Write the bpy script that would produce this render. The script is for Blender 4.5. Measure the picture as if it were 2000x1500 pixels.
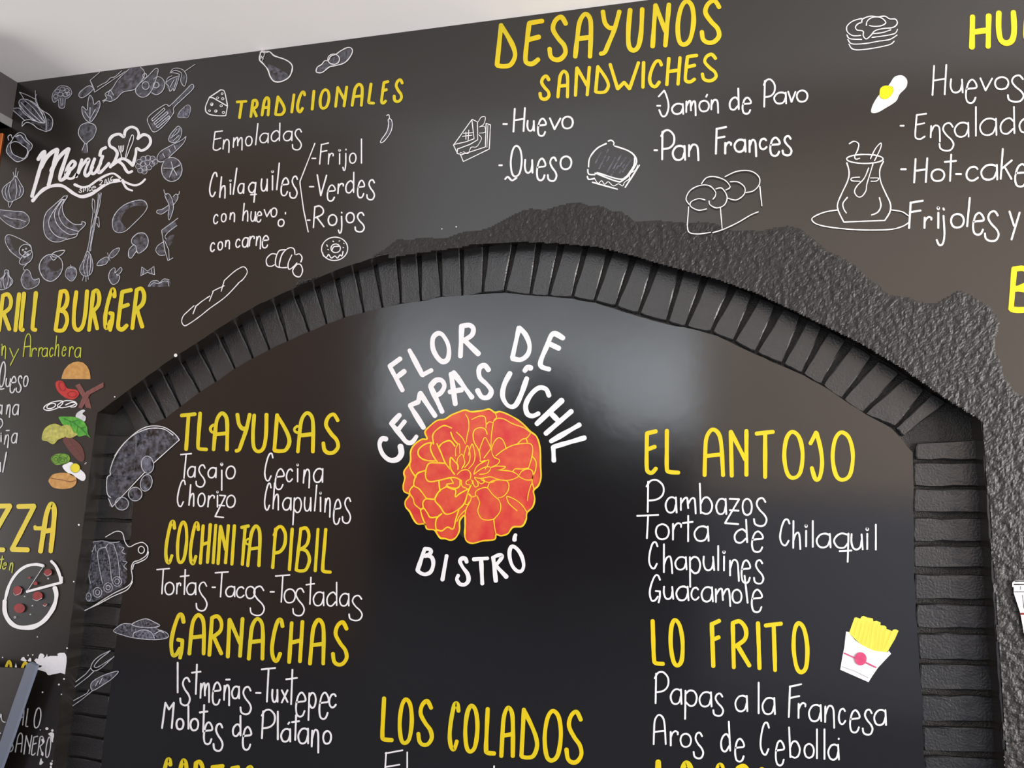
import bpy, bmesh, math, random
import numpy as np
from mathutils import Vector, Matrix, noise
from mathutils.geometry import tessellate_polygon

for o in list(bpy.data.objects):
    bpy.data.objects.remove(o)
SC = bpy.context.scene
COL = SC.collection
random.seed(7)

# ------------------------------------------------------------------ camera
F = 1402.0
CX, D, CZ = 0.0, 2.2, 1.55
ax = Vector((5573, -14, -1402)).normalized()           # world X seen in (right, down, forward)
az = Vector((330, -8966, 1402)); az = (az - az.dot(ax) * ax).normalized()
ay = az.cross(ax)
cam_d = bpy.data.cameras.new('camera'); cam = bpy.data.objects.new('camera', cam_d)
COL.objects.link(cam); SC.camera = cam
u = Vector((ax[0], ay[0], az[0])); v = Vector((ax[1], ay[1], az[1])); w = Vector((ax[2], ay[2], az[2]))
M = Matrix.Identity(4)
for r in range(3):
    M[r][0] = u[r]; M[r][1] = -v[r]; M[r][2] = -w[r]
M[0][3], M[1][3], M[2][3] = CX, -D, CZ
cam.matrix_world = M
cam_d.sensor_width = 36; cam_d.lens = F / 2000 * 36
cam_d.clip_start = 0.02; cam_d.clip_end = 200

# ------------------------------------------------------------------ world and exposure
world = bpy.data.worlds.new('overcast_sky'); SC.world = world; world.use_nodes = True
wn = world.node_tree.nodes; wl = world.node_tree.links
bg = wn['Background']
tc = wn.new('ShaderNodeTexCoord'); sep = wn.new('ShaderNodeSeparateXYZ'); cr = wn.new('ShaderNodeValToRGB')
wl.new(tc.outputs['Generated'], sep.inputs[0]); wl.new(sep.outputs['Z'], cr.inputs[0])
e = cr.color_ramp.elements
e[0].position = 0.0; e[0].color = (0.62, 0.70, 0.80, 1)
e[1].position = 1.0; e[1].color = (0.34, 0.36, 0.40, 1)
for p_, c_ in ((0.12, (1.1, 1.18, 1.25, 1)), (0.19, (1.08, 1.16, 1.24, 1)), (0.25, (0.52, 0.55, 0.58, 1)), (0.36, (0.44, 0.45, 0.46, 1)), (0.55, (0.42, 0.42, 0.43, 1))):
    k_ = e.new(p_); k_.color = c_
# soft clouds
cn = wn.new('ShaderNodeTexNoise'); cn.inputs['Scale'].default_value = 3.2; cn.inputs['Detail'].default_value = 3
cm = wn.new('ShaderNodeMapRange'); cm.inputs['From Min'].default_value = 0.3; cm.inputs['From Max'].default_value = 0.7
cm.inputs['To Min'].default_value = 0.72; cm.inputs['To Max'].default_value = 1.28
mx = wn.new('ShaderNodeVectorMath'); mx.operation = 'SCALE'
wl.new(tc.outputs['Generated'], cn.inputs['Vector']); wl.new(cn.outputs['Fac'], cm.inputs['Value'])
wl.new(cr.outputs[0], mx.inputs[0]); wl.new(cm.outputs[0], mx.inputs['Scale'])
wl.new(mx.outputs[0], bg.inputs['Color']); bg.inputs['Strength'].default_value = 3.0
SC.view_settings.view_transform = 'Standard'; SC.view_settings.look = 'None'
SC.view_settings.gamma = 1; SC.view_settings.use_curve_mapping = False
SC.view_settings.exposure = 0.0
def area(name, loc, target, sx, sy, power, col):
    l = bpy.data.lights.new(name, 'AREA'); l.shape = 'RECTANGLE'; l.size = sx; l.size_y = sy; l.energy = power; l.color = col
    o = bpy.data.objects.new(name, l); COL.objects.link(o); o.location = loc
    o.rotation_euler = (Vector(target) - Vector(loc)).to_track_quat('-Z', 'Y').to_euler()
    return o
# first lamp: daylight through the open side to the right of the photographer
area('side_light', (4.7, -2.3, 1.1), (-0.8, 0, 2.6), 2.4, 2.0, 235, (1.0, 0.965, 0.93))
area('side_light', (3.9, -0.9, 1.5), (-2.0, -0.42, 3.4), 1.2, 1.2, 190, (1.0, 0.97, 0.95))  # added fill light from the right, aimed up to brighten the ceiling
area('side_light', (-6.4, -1.1, 0.9), (-0.8, -0.4, 2.9), 1.6, 1.6, 110, (1.0, 0.97, 0.95))  # added fill light far to the left, also brightening the ceiling

# ------------------------------------------------------------------ helpers
def P(px, py, y=0.0):
    """photo pixel -> the real point on the wall plane at depth y"""
    d = Vector((px - 1000, py - 750, F))
    dx, dy, dz = ax.dot(d), ay.dot(d), az.dot(d)
    t = (y + D) / dy
    return Vector((CX + t * dx, y, CZ + t * dz))

def mat(name, col, rough=0.6, spec=0.5, bump=0.0, bscale=60.0, var=0.0, vscale=8.0, col2=None, detail=4, metal=0.0, dist=0.002):
    m = bpy.data.materials.new(name); m.use_nodes = True
    nt = m.node_tree; b = nt.nodes['Principled BSDF']
    b.inputs['Roughness'].default_value = rough; b.inputs['Specular IOR Level'].default_value = spec
    b.inputs['Metallic'].default_value = metal
    b.inputs['Base Color'].default_value = (*col, 1)
    if bump or var or col2:
        g = nt.nodes.new('ShaderNodeNewGeometry')
    if col2:
        n = nt.nodes.new('ShaderNodeTexNoise'); n.inputs['Scale'].default_value = vscale; n.inputs['Detail'].default_value = 3
        r = nt.nodes.new('ShaderNodeValToRGB')
        r.color_ramp.elements[0].position = 0.5 - 0.5 * (1 - var) * 0.5 - .02; r.color_ramp.elements[0].color = (*col, 1)
        r.color_ramp.elements[1].position = 0.5 + 0.5 * (1 - var) * 0.5; r.color_ramp.elements[1].color = (*col2, 1)
        nt.links.new(g.outputs['Position'], n.inputs['Vector']); nt.links.new(n.outputs['Fac'], r.inputs[0])
        nt.links.new(r.outputs[0], b.inputs['Base Color'])
    if bump:
        n2 = nt.nodes.new('ShaderNodeTexNoise'); n2.inputs['Scale'].default_value = bscale; n2.inputs['Detail'].default_value = detail
        bp = nt.nodes.new('ShaderNodeBump'); bp.inputs['Strength'].default_value = bump; bp.inputs['Distance'].default_value = dist
        nt.links.new(g.outputs['Position'], n2.inputs['Vector']); nt.links.new(n2.outputs['Fac'], bp.inputs['Height'])
        nt.links.new(bp.outputs[0], b.inputs['Normal'])
    return m

def chalk(name, col, lo, hi, amax, scale=45):
    """dry-brushed paint: coverage broken up by a noise"""
    m = mat(name, col, 0.75, 0.3)
    nt = m.node_tree; b = nt.nodes['Principled BSDF']
    g = nt.nodes.new('ShaderNodeNewGeometry'); n = nt.nodes.new('ShaderNodeTexNoise')
    n.inputs['Scale'].default_value = scale; n.inputs['Detail'].default_value = 6; n.inputs['Roughness'].default_value = 0.7
    mr = nt.nodes.new('ShaderNodeMapRange')
    mr.inputs['From Min'].default_value = lo; mr.inputs['From Max'].default_value = hi
    mr.inputs['To Min'].default_value = 0; mr.inputs['To Max'].default_value = amax
    nt.links.new(g.outputs['Position'], n.inputs['Vector']); nt.links.new(n.outputs['Fac'], mr.inputs['Value'])
    nt.links.new(mr.outputs[0], b.inputs['Alpha'])
    return m

MT = {}
MT['wall'] = mat('black_wall_paint', (0.0100, 0.0075, 0.0058), 0.27, 0.85, 0.12, 90, dist=0.0008)
MT['panel'] = mat('black_gloss_paint', (0.0085, 0.0076, 0.0085), 0.15, 0.85, 0.14, 12, dist=0.002, detail=3)
MT['rough'] = mat('black_rough_plaster', (0.0110, 0.0094, 0.0084), 0.52, 0.55, 0.8, 220, dist=0.0025)
MT['brick'] = mat('black_painted_brick', (0.0125, 0.012, 0.0132), 0.35, 0.9, 0.5, 170, dist=0.003, detail=6)
MT['mortar'] = mat('black_painted_mortar', (0.011, 0.009, 0.007), 0.42, 0.8, 1.0, 260, dist=0.004, detail=5)
MT['ceiling'] = mat('white_ceiling_paint', (0.90, 0.865, 0.845), 0.85, 0.2, 0.1, 6, dist=0.01)
MT['yellow'] = mat('yellow_paint', (0.80, 0.575, 0.006), 0.42, 0.4, 0, 1, 0.45, 7, (0.70, 0.57, 0.016))
MT['ygreen'] = mat('yellow_green_paint', (0.62, 0.60, 0.02), 0.5, 0.4, 0, 1, 0.3, 20, (0.36, 0.42, 0.02))
MT['white'] = mat('white_paint', (0.86, 0.835, 0.85), 0.5, 0.4)
MT['grey'] = mat('thin_white_paint', (0.50, 0.50, 0.51), 0.6, 0.3, 0, 1, 0.3, 40, (0.72, 0.72, 0.75))
MT['line'] = mat('chalk_white_line', (0.42, 0.44, 0.50), 0.7, 0.3, 0, 1, 0.3, 60, (0.66, 0.66, 0.70))
MT['smudge'] = chalk('chalk_shading', (0.36, 0.36, 0.46), 0.40, 0.72, 0.58)
MT['dense'] = chalk('dense_chalk_shading', (0.40, 0.40, 0.52), 0.40, 0.68, 0.5, 120)
MT['bun'] = mat('bun_brown_paint', (0.50, 0.23, 0.055), 0.6, 0.3, 0, 1, 0.4, 60, (0.62, 0.33, 0.09))
MT['red'] = mat('tomato_red_paint', (0.45, 0.018, 0.018), 0.6, 0.3, 0, 1, 0.4, 50, (0.55, 0.03, 0.02))
MT['dred'] = mat('dark_red_line_paint', (0.22, 0.008, 0.010), 0.6, 0.3)
MT['bacon'] = mat('bacon_brown_paint', (0.17, 0.045, 0.04), 0.6, 0.3, 0, 1, 0.4, 80, (0.22, 0.075, 0.065))
MT['green'] = mat('leaf_green_paint', (0.03, 0.28, 0.02), 0.6, 0.3, 0, 1, 0.4, 40, (0.12, 0.42, 0.03))
MT['dgreen'] = mat('dark_green_line_paint', (0.012, 0.10, 0.01), 0.6, 0.3)
MT['lime'] = mat('lime_green_paint', (0.16, 0.33, 0.02), 0.6, 0.3)
MT['cheese'] = mat('pale_yellow_paint', (0.60, 0.55, 0.13), 0.6, 0.3, 0, 1, 0.3, 60, (0.36, 0.34, 0.07))
MT['patty'] = mat('patty_brown_paint', (0.115, 0.028, 0.02), 0.6, 0.3)
MT['yolk'] = mat('yolk_yellow_paint', (0.82, 0.66, 0.01), 0.5, 0.3)
MT['fries'] = mat('fries_yellow_paint', (0.80, 0.70, 0.09), 0.5, 0.3)
MT['fryline'] = mat('ochre_line_paint', (0.55, 0.48, 0.06), 0.5, 0.3)
MT['pink'] = mat('pink_paint', (0.68, 0.09, 0.20), 0.5, 0.3, 0, 1, 0.3, 90, (0.56, 0.05, 0.15))
MT['black'] = mat('black_detail_paint', (0.012, 0.010, 0.010), 0.5, 0.4)
MT['petal'] = mat('orange_red_petal_paint', (0.62, 0.028, 0.035), 0.35, 0.5, 0, 1, 0.15, 26, (0.72, 0.11, 0.045))
MT['petline'] = mat('golden_outline_paint', (0.95, 0.50, 0.02), 0.38, 0.5, 0, 1, 0.3, 30, (0.92, 0.68, 0.015))
MT['pepper'] = mat('pepperoni_paint', (0.20, 0.022, 0.025), 0.6, 0.3, 0, 1, 0.3, 70, (0.36, 0.02, 0.02))
MT['plaster'] = mat('bare_white_plaster', (0.78, 0.76, 0.80), 0.9, 0.2, 0.4, 80)

def link_mesh(name, verts, faces, m, parent=None, smooth=False):
    me = bpy.data.meshes.new(name); me.from_pydata([tuple(x) for x in verts], [], faces)
    me.materials.append(m)
    if smooth:
        for p in me.polygons: p.use_smooth = True
    me.update()
    o = bpy.data.objects.new(name, me); COL.objects.link(o)
    if parent is not None:
        o.parent = parent; o.matrix_parent_inverse = Matrix.Identity(4)
        if parent.type == 'EMPTY':
            off = parent.location
            me.transform(Matrix.Translation(-off))
    return o

def empty(name, loc, label, cat, group=None):
    o = bpy.data.objects.new(name, None); COL.objects.link(o); o.location = loc
    o.empty_display_size = 0.05
    o['label'] = label; o['category'] = cat
    if group: o['group'] = group
    return o

def box(name, x0, x1, y0, y1, z0, z1, m, parent=None, kind=None):
    vs = [(x, y, z) for x in (x0, x1) for y in (y0, y1) for z in (z0, z1)]
    fs = [(0, 1, 3, 2), (4, 6, 7, 5), (0, 4, 5, 1), (2, 3, 7, 6), (0, 2, 6, 4), (1, 5, 7, 3)]
    o = link_mesh(name, vs, fs, m, parent)
    if kind: o['kind'] = kind
    return o

# ------------------------------------------------------------------ structure
OUT_L = [(178, 900), (190, 812)]
ARC = [(190, 806), (200, 800), (260, 755), (340, 697), (400, 660), (420, 645), (500, 597), (580, 560), (660, 526), (740, 500), (820, 486),
       (900, 475), (930, 468), (1010, 464), (1090, 467), (1170, 474), (1210, 484), (1250, 494), (1280, 504), (1360, 525), (1400, 536),
       (1480, 564), (1560, 602), (1600, 621), (1680, 660), (1760, 708), (1840, 764), (1900, 801), (1917, 812)]
arcw = [P(*p) for p in ARC]
xl = arcw[0].x; xr = arcw[-1].x
H = (P(24, 162).z + P(1270, 0).z) / 2
XL = P(22, 245).x                      # the left end, where the beam comes out
XMIN, XMAX = -4.2, 2.4
ZB = P(60, 245).z
REC = 0.085

# subdivide the arch edge and roughen it a little
def densify(pts, step):
    out = [pts[0]]
    for a, b in zip(pts, pts[1:]):
        n = max(1, int((b - a).length / step))
        for i in range(1, n + 1): out.append(a.lerp(b, i / n))
    return out
def jit(p, a, s=35):
    nv = noise.noise_vector(Vector((p.x * s, p.z * s, 3.1)))
    return Vector((p.x + nv.x * a, p.y, p.z + nv.z * a))
arc = [jit(p, 0.0022) for p in densify(arcw, 0.012)]
jl = [jit(Vector((xl, 0, z)), 0.003) for z in np.linspace(0, arc[0].z, 110)]; jl[-1] = arc[0].copy()
jr = [jit(Vector((xr, 0, z)), 0.003) for z in np.linspace(0, arc[-1].z, 110)]; jr[-1] = arc[-1].copy()
verts, faces = [], []
def quad(a, b, c, d):
    i = len(verts); verts.extend([a, b, c, d]); faces.append((i, i + 1, i + 2, i + 3))
for a, b in zip(arc, arc[1:]):
    quad(a, b, Vector((b.x, 0, H)), Vector((a.x, 0, H)))
for a, b in zip(jl, jl[1:]):
    quad(Vector((XMIN, 0, a.z)), a, b, Vector((XMIN, 0, b.z)))
for a, b in zip(jr, jr[1:]):
    quad(a, Vector((XMAX, 0, a.z)), Vector((XMAX, 0, b.z)), b)
quad(Vector((XMIN, 0, jl[-1].z)), jl[-1], Vector((jl[-1].x, 0, H)), Vector((XMIN, 0, H)))
quad(jr[-1], Vector((XMAX, 0, jr[-1].z)), Vector((XMAX, 0, H)), Vector((jr[-1].x, 0, H)))
rim = jl + arc + jr[::-1]
def back(p): return Vector((p.x, REC + 0.02, p.z))
for a, b in zip(rim, rim[1:]):
    quad(a, back(a), back(b), b)
wall = link_mesh('wall_back', verts, faces, MT['wall']); wall['kind'] = 'structure'

# mortar bed closing the recess
pl = [Vector((xl - .1, REC, 0)), Vector((xr + .1, REC, 0)), Vector((xr + .1, REC, 2.9)), Vector((xl - .1, REC, 2.9))]
bed = box('mortar_bed', xl - .1, xr + .1, 0.074, 0.12, 0, 2.95, MT['mortar'], wall)

# smooth painted panel that fills the arch
INNER = [(197, 1500), (204, 1430), (214, 1360), (226, 1260), (236, 1186), (245, 1100), (256, 1040), (262, 930), (266, 880), (292, 830),
         (324, 816), (352, 794), (390, 766), (422, 746), (458, 720), (494, 700), (526, 683), (564, 665), (604, 648), (638, 633), (672, 620),
         (710, 610), (748, 601), (784, 593), (822, 588), (862, 580), (904, 577), (942, 574), (986, 572), (1036, 577), (1072, 579), (1118, 584),
         (1162, 592), (1202, 604), (1246, 618), (1304, 634), (1366, 646), (1400, 656), (1450, 680), (1520, 712), (1570, 734), (1608, 754), (1648, 780),
         (1690, 808), (1740, 836), (1762, 858), (1782, 884), (1784, 950), (1785, 1100), (1788, 1190), (1793, 1250), (1796, 1300), (1801, 1360),
         (1803, 1420), (1806, 1500)]
PY = 0.0585
ip = [P(x, y, PY) for x, y in INNER]
ip = [Vector((ip[0].x, PY, 0))] + ip + [Vector((ip[-1].x, PY, 0))]
ipd = [jit(p, 0.003, 28) for p in densify(ip, 0.02)]
tris = tessellate_polygon([[Vector((p.x, p.z, 0)) for p in ipd]])
n = len(ipd)
pv = list(ipd) + [Vector((p.x * 1.0, PY + 0.02, p.z)) for p in ipd]
pf = [tuple(t) for t in tris]
# face the camera
def faceup(vs, fs):
    out = []
    for f in fs:
        a, b, c = vs[f[0]], vs[f[1]], vs[f[2]]
        nrm = (b - a).cross(c - a)
        out.append(tuple(f) if nrm.y < 0 else tuple(reversed(f)))
    return out
pf = faceup(pv, pf)
for i in range(n - 1): pf.append((i, i + 1, n + i + 1, n + i))
panel = link_mesh('recessed_panel', pv, pf, MT['panel'], wall)

# ceiling, beam, floor and the surroundings that the paint reflects
box('ceiling', XMIN, XMAX, -0.62, 0.25, H, H + 0.15, MT['ceiling'], None, 'structure')
MT['beam'] = mat('grey_beam_paint', (0.055, 0.048, 0.046), 0.6, 0.3, 0.3, 40)
MT['beamlip'] = mat('pale_beam_edge', (0.17, 0.165, 0.16), 0.7, 0.3, 0.3, 60)
beam = box('trim_1', XL - 0.30, XL, -0.35, -0.001, ZB, H - 0.001, MT['beam'], None, 'structure')
box('edge_strip', XL - 0.29, XL + 0.004, -0.35, -0.001, ZB - 0.0, ZB + 0.035, MT['beamlip'], beam)
MT['orange'] = mat('orange_paint', (0.50, 0.13, 0.03), 0.6, 0.3)
MT['floor'] = mat('grey_floor', (0.10, 0.11, 0.135), 0.6, 0.4, 0.3, 20)
box('floor', -14, 14, -16, 0.3, -0.1, 0, MT['floor'], None, 'structure')
MT['street_dark'] = mat('dark_brown_wall', (0.25, 0.155, 0.10), 0.8, 0.3, 0.2, 10)
MT['street_mid'] = mat('beige_wall', (0.84, 0.68, 0.55), 0.8, 0.3, 0.2, 10)
MT['street_far'] = mat('far_wall', (0.03, 0.03, 0.035), 0.8, 0.3, 0.2, 10)
LD = 4.0
# walls of the open room behind the photographer; the opening between them looks at the sky
def at_tan(t, dist): return CX + t * (D + dist)
box('wall_front_left', -9, at_tan(-0.485, LD), -LD - 0.2, -LD, 0, 7.5, MT['street_dark'], None, 'structure')
wfr = box('wall_front_right', at_tan(0.005, LD), 9, -LD - 0.2, -LD, 0, 6.5, MT['street_mid'], None, 'structure')
MT['low_band'] = mat('blue_grey_band', (0.30, 0.32, 0.38), 0.6, 0.3, 0.2, 10)
MT['high_band'] = mat('brown_high_band', (0.24, 0.185, 0.16), 0.8, 0.3, 0.2, 10)
box('low_reflection_band', at_tan(0.005, LD) - 0.01, 9, -LD, -LD + 0.02, 0, 1.65, MT['low_band'], wfr)  # unseen band added to tint the panel's lower reflection bluish
box('high_reflection_band', at_tan(0.005, LD) - 0.01, 9, -LD, -LD + 0.02, 4.5, 6.52, MT['high_band'], wfr)  # darker band added out of view to dim the reflection higher up
box('wall_street', -12, 12, -12.2, -12, 0, CZ + 0.10 * 14, MT['street_far'], None, 'structure')

# a tree added out of view so the glossy panel mirrors a dark shape
MT['leaf'] = mat('dark_foliage', (0.018, 0.020, 0.012), 0.8, 0.2, 0.6, 6, dist=0.05)
MT['bark'] = mat('brown_bark', (0.05, 0.035, 0.025), 0.9, 0.2, 0.6, 20, dist=0.02)
tree = empty('reflection_tree', Vector((-2.1, -8.0, 0)), 'small dark round tree added unseen behind the photographer for its reflection', 'tree')
bm = bmesh.new()
for (x_, z_, r_) in ((-2.1, 2.85, 0.62), (-1.75, 2.3, 0.7), (-2.5, 2.35, 0.6), (-1.3, 1.95, 0.6), (-2.1, 1.9, 0.8)):
    bmesh.ops.create_icosphere(bm, subdivisions=3, radius=r_, matrix=Matrix.Translation((x_, -8.0, z_)))
for v_ in bm.verts:
    v_.co += noise.noise_vector(v_.co * 5) * 0.09
me_ = bpy.data.meshes.new('crown'); bm.to_mesh(me_); bm.free()
crown = link_mesh('crown', [v_.co for v_ in me_.vertices], [tuple(p_.vertices) for p_ in me_.polygons], MT['leaf'], tree)
bm = bmesh.new(); bmesh.ops.create_cone(bm, cap_ends=True, segments=10, radius1=0.11, radius2=0.07, depth=1.6, matrix=Matrix.Translation((-2.1, -8.0, 0.8)))
me_ = bpy.data.meshes.new('trunk'); bm.to_mesh(me_); bm.free()
link_mesh('trunk', [v_.co for v_ in me_.vertices], [tuple(p_.vertices) for p_ in me_.polygons], MT['bark'], tree)

# rough plaster around the arch: displaced relief, part of the wall
RP = [(560, 575), (585, 545), (640, 535), (700, 515), (745, 490), (770, 470), (860, 462), (900, 455), (950, 445), (985, 428), (1020, 410), (1100, 400), (1140, 394), (1170, 400),
      (1190, 412), (1215, 412), (1240, 430), (1290, 431), (1400, 436), (1480, 450), (1540, 440), (1560, 446), (1600, 470), (1650, 505),
      (1700, 545), (1730, 570), (1790, 592), (1830, 588), (1865, 570), (1890, 578), (1935, 596), (1945, 640), (1952, 700), (1958, 735), (2000, 772), (2060, 790),
      (2060, 1560), (1968, 1560), (1961, 1480), (1952, 1320), (1946, 1240), (1938, 1090), (1928, 950), (1922, 880), (1917, 812)]
rpw = [P(*p) for p in RP]
poly = [(p.x, p.z) for p in rpw] + [(p.x, p.z) for p in arcw[::-1] if p.x > rpw[0].x]
poly = np.array(poly)
def inside(xs, zs, poly):
    r = np.zeros(xs.shape, bool); m = len(poly)
    for i in range(m):
        x1, z1 = poly[i]; x2, z2 = poly[(i + 1) % m]
        c = ((z1 > zs) != (z2 > zs)) & (xs < (x2 - x1) * (zs - z1) / (z2 - z1 + 1e-12) + x1)
        r ^= c
    return r
def edgedist(xs, zs, poly):
    d = np.full(xs.shape, 9.0); m = len(poly)
    for i in range(m):
        a = poly[i]; b = poly[(i + 1) % m]; ab = b - a; L = (ab ** 2).sum() + 1e-12
        t = np.clip(((xs - a[0]) * ab[0] + (zs - a[1]) * ab[1]) / L, 0, 1)
        d = np.minimum(d, np.hypot(xs - a[0] - t * ab[0], zs - a[1] - t * ab[1]))
    return d
st = 0.0048
gx = np.arange(poly[:, 0].min(), poly[:, 0].max(), st); gz = np.arange(max(0.3, poly[:, 1].min()), poly[:, 1].max(), st)
XX, ZZ = np.meshgrid(gx, gz, indexing='ij')
# ragged outline: displace the lookup
wob = np.array([[noise.noise(Vector((x * 14, z * 14, 0))) * 0.018 for z in gz] for x in gx])
rimp = [P(*q) for q in ARC] ; rimp = [Vector((xl, 0, 0))] + rimp + [Vector((xr, 0, 0))]
rd = np.full(XX.shape, 9.0)
for a_, b_ in zip(rimp, rimp[1:]):
    ax_, az_ = a_.x, a_.z; bx_, bz_ = b_.x - a_.x, b_.z - a_.z
    t_ = np.clip(((XX - ax_) * bx_ + (ZZ - az_) * bz_) / (bx_ ** 2 + bz_ ** 2 + 1e-12), 0, 1)
    rd = np.minimum(rd, np.hypot(XX - ax_ - t_ * bx_, ZZ - az_ - t_ * bz_))
near = (rd < 0.018) & (XX > P(760, 495).x) & inside(XX, ZZ + 0.02, poly)
IN = near | inside(XX + wob, ZZ + wob * 0.7, poly) & ~inside(XX, ZZ, np.array([(p.x, p.z) for p in rim]))
ED = edgedist(XX + wob, ZZ + wob * 0.7, poly)
idx = -np.ones(XX.shape, int); vv = []
for i, j in zip(*np.nonzero(IN)):
    x, z = XX[i, j], ZZ[i, j]
    a = noise.fractal(Vector((x * 70, z * 70, 1.7)), 0.7, 2.1, 3)
    b = noise.noise(Vector((x * 9, z * 9, 5.5)))
    c = abs(noise.noise(Vector((x * 120, z * 120, 9.0))))
    h = 0.0026 + 0.0026 * a + 0.0010 * b + 0.0016 * c
    h *= min(1.0, (ED[i, j] if rd[i, j] > 0.02 else 0.02) / 0.02 + 0.25)
    idx[i, j] = len(vv); vv.append((x, -max(0.0004, h), z))
ff = []
I2 = idx
ok = (I2[:-1, :-1] >= 0) & (I2[1:, :-1] >= 0) & (I2[1:, 1:] >= 0) & (I2[:-1, 1:] >= 0)
for i, j in zip(*np.nonzero(ok)):
    ff.append((int(I2[i, j]), int(I2[i + 1, j]), int(I2[i + 1, j + 1]), int(I2[i, j + 1])))
rp = link_mesh('rough_plaster', vv, ff, MT['rough'], wall); rp['kind'] = 'stuff'
rp['label'] = 'coarse rough black plaster patch'

# ------------------------------------------------------------------ bricks of the arch
BY = 0.0600
arch = empty('brick_arch', (P(1050, 1500, BY).x, BY, 0), 'black painted brick arch with uneven joints framing the recessed panel', 'arch')
J = [((232, 790), (268, 850)), ((258, 774), (292, 828)), ((289, 748), (324, 818)), ((320, 726), (352, 794)), ((356, 706), (390, 766)), ((390, 682), (422, 746)),
     ((426, 650), (458, 720)), ((466, 632), (494, 700)), ((498, 612), (526, 683)), ((540, 592), (562, 666)), ((578, 576), (604, 648)),
     ((618, 556), (638, 633)), ((658, 544), (672, 620)), ((694, 530), (710, 610)), ((732, 518), (747, 601)), ((776, 504), (783, 592)),
     ((818, 500), (822, 588)), ((857, 494), (862, 578)), ((900, 489), (903, 578)), ((948, 484), (942, 570)), ((1004, 478), (986, 566)),
     ((1052, 476), (1036, 574)), ((1096, 478), (1072, 576)), ((1142, 484), (1118, 578)), ((1192, 490), (1162, 586)), ((1236, 507), (1204, 596)),
     ((1282, 516), (1248, 610)), ((1330, 530), (1304, 626)), ((1376, 541), (1340, 636)), ((1430, 562), (1390, 646)), ((1476, 582), (1434, 664)),
     ((1522, 602), (1478, 686)), ((1570, 624), (1530, 708)), ((1612, 644), (1568, 728)), ((1658, 672), (1606, 750)), ((1708, 702), (1646, 778)),
     ((1760, 735), (1688, 806)), ((1812, 768), (1752, 832)), ((1854, 792), (1766, 852))]
def make_brick(c4, parent, bump=0.0015, depth=0.02, seg=5, rnd=0.0035):
    """c4: corners going round, on plane BY"""
    cen = sum(c4, Vector()) / 4
    ring = []
    for k in range(4):
        a, b = c4[k], c4[(k + 1) % 4]
        for s in range(seg):
            t = s / seg
            p = a.lerp(b, t)
            if s == 0: p = p.lerp(cen, 0.03)
            nv = noise.noise_vector(p * 60)
            ring.append(Vector((p.x + nv.x * bump * 1.3, BY, p.z + nv.z * bump * 1.3)))
    m = len(ring); dy = random.uniform(-0.0012, 0.0014)
    vs = []
    for p in ring: vs.append(Vector((p.x, BY + dy + rnd, p.z)))                      # edge
    for p in ring:
        q = p + (cen - p).normalized() * rnd * 1.2; vs.append(Vector((q.x, BY + dy + noise.noise(q * 30) * 0.0009, q.z)))
    for p in ring: vs.append(Vector((p.x, BY + depth, p.z)))
    for p in ring:
        q = p.lerp(cen, 0.5); vs.append(Vector((q.x, BY + dy + noise.noise(q * 22) * 0.0009, q.z)))
    vs.append(Vector((cen.x, BY + dy, cen.z)))
    fs = []
    for i in range(m):
        j = (i + 1) % m
        fs += [(i, j, m + j, m + i), (2 * m + i, 2 * m + j, j, i), (m + i, m + j, 3 * m + j, 3 * m + i), (3 * m + i, 3 * m + j, 4 * m)]
    o = link_mesh('brick', vs, fs, MT['brick'], parent)
    return o
def ext(o_, i_, k):  # extend outward past the wall edge
    dx, dy = o_[0] - i_[0], o_[1] - i_[1]; L = math.hypot(dx, dy)
    return (o_[0] + dx / L * k, o_[1] + dy / L * k)
for k in range(len(J) - 1):
    (oa, ia), (ob, ib) = J[k], J[k + 1]
    g_o = 5.5 if k < 19 else 6.5 if k < 28 else 8.5
    g_i = 1.2 if k < 19 else 2.0
    def sh(p, q, g, s):
        dx, dy = q[0] - p[0], q[1] - p[1]; L = math.hypot(dx, dy); return (p[0] + dx / L * g * s, p[1] + dy / L * g * s)
    oe, of = ext(oa, ia, 5), ext(ob, ib, 5)
    a = sh(oe, of, g_o, 1); b = sh(of, oe, g_o * random.uniform(.7, 1.2), 1)
    c = sh(ib, ia, g_i, 1); d = sh(ia, ib, g_i, 1)
    # let the inner end run under the lip of the panel
    c = ext(c, b, 3); d = ext(d, a, 3)
    make_brick([P(*a, BY), P(*b, BY), P(*c, BY), P(*d, BY)], arch)
RJ = [(858, 898), (903, 950), (955, 1001), (1012, 1058), (1066, 1108), (1122, 1170), (1180, 1226), (1238, 1288), (1298, 1346), (1359, 1409), (1420, 1468), (1479, 1530)]
for k, (ya, yb) in enumerate(RJ):
    def rx(y): return 1918 + (y - 900) * 0.062
    def lx(y): return 1783 + max(0, y - 1100) * 0.055
    x0 = lx((ya + yb) / 2) + 1
    s = (ya - 960) * 0.00012 * 100
    y0l = ya - (0.5 if ya < 1000 else 3); 
    if k == 0: cs = [(1790, 866), (rx(ya), ya), (rx(yb), yb), (x0 + 6, yb)]
    else: cs = [(x0, ya - s * 0.15), (rx(ya), ya + s * 0.55), (rx(yb), yb + s * 0.55), (x0, yb - s * .15)]
    make_brick([P(*c, BY) for c in cs], arch, 0.0028)
LJ = [848, 890, 932, 972, 1016, 1058, 1099, 1140, 1183, 1225, 1270, 1313, 1358, 1403, 1445, 1490, 1535]
def lxo(y): return np.interp(y, [800, 900, 1060, 1260, 1400, 1540], [196, 190, 172, 144, 126, 112])
def lxi(y): return np.interp(y, [880, 930, 1040, 1186, 1260, 1360, 1500], [266, 262, 256, 236, 226, 214, 197])
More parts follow.
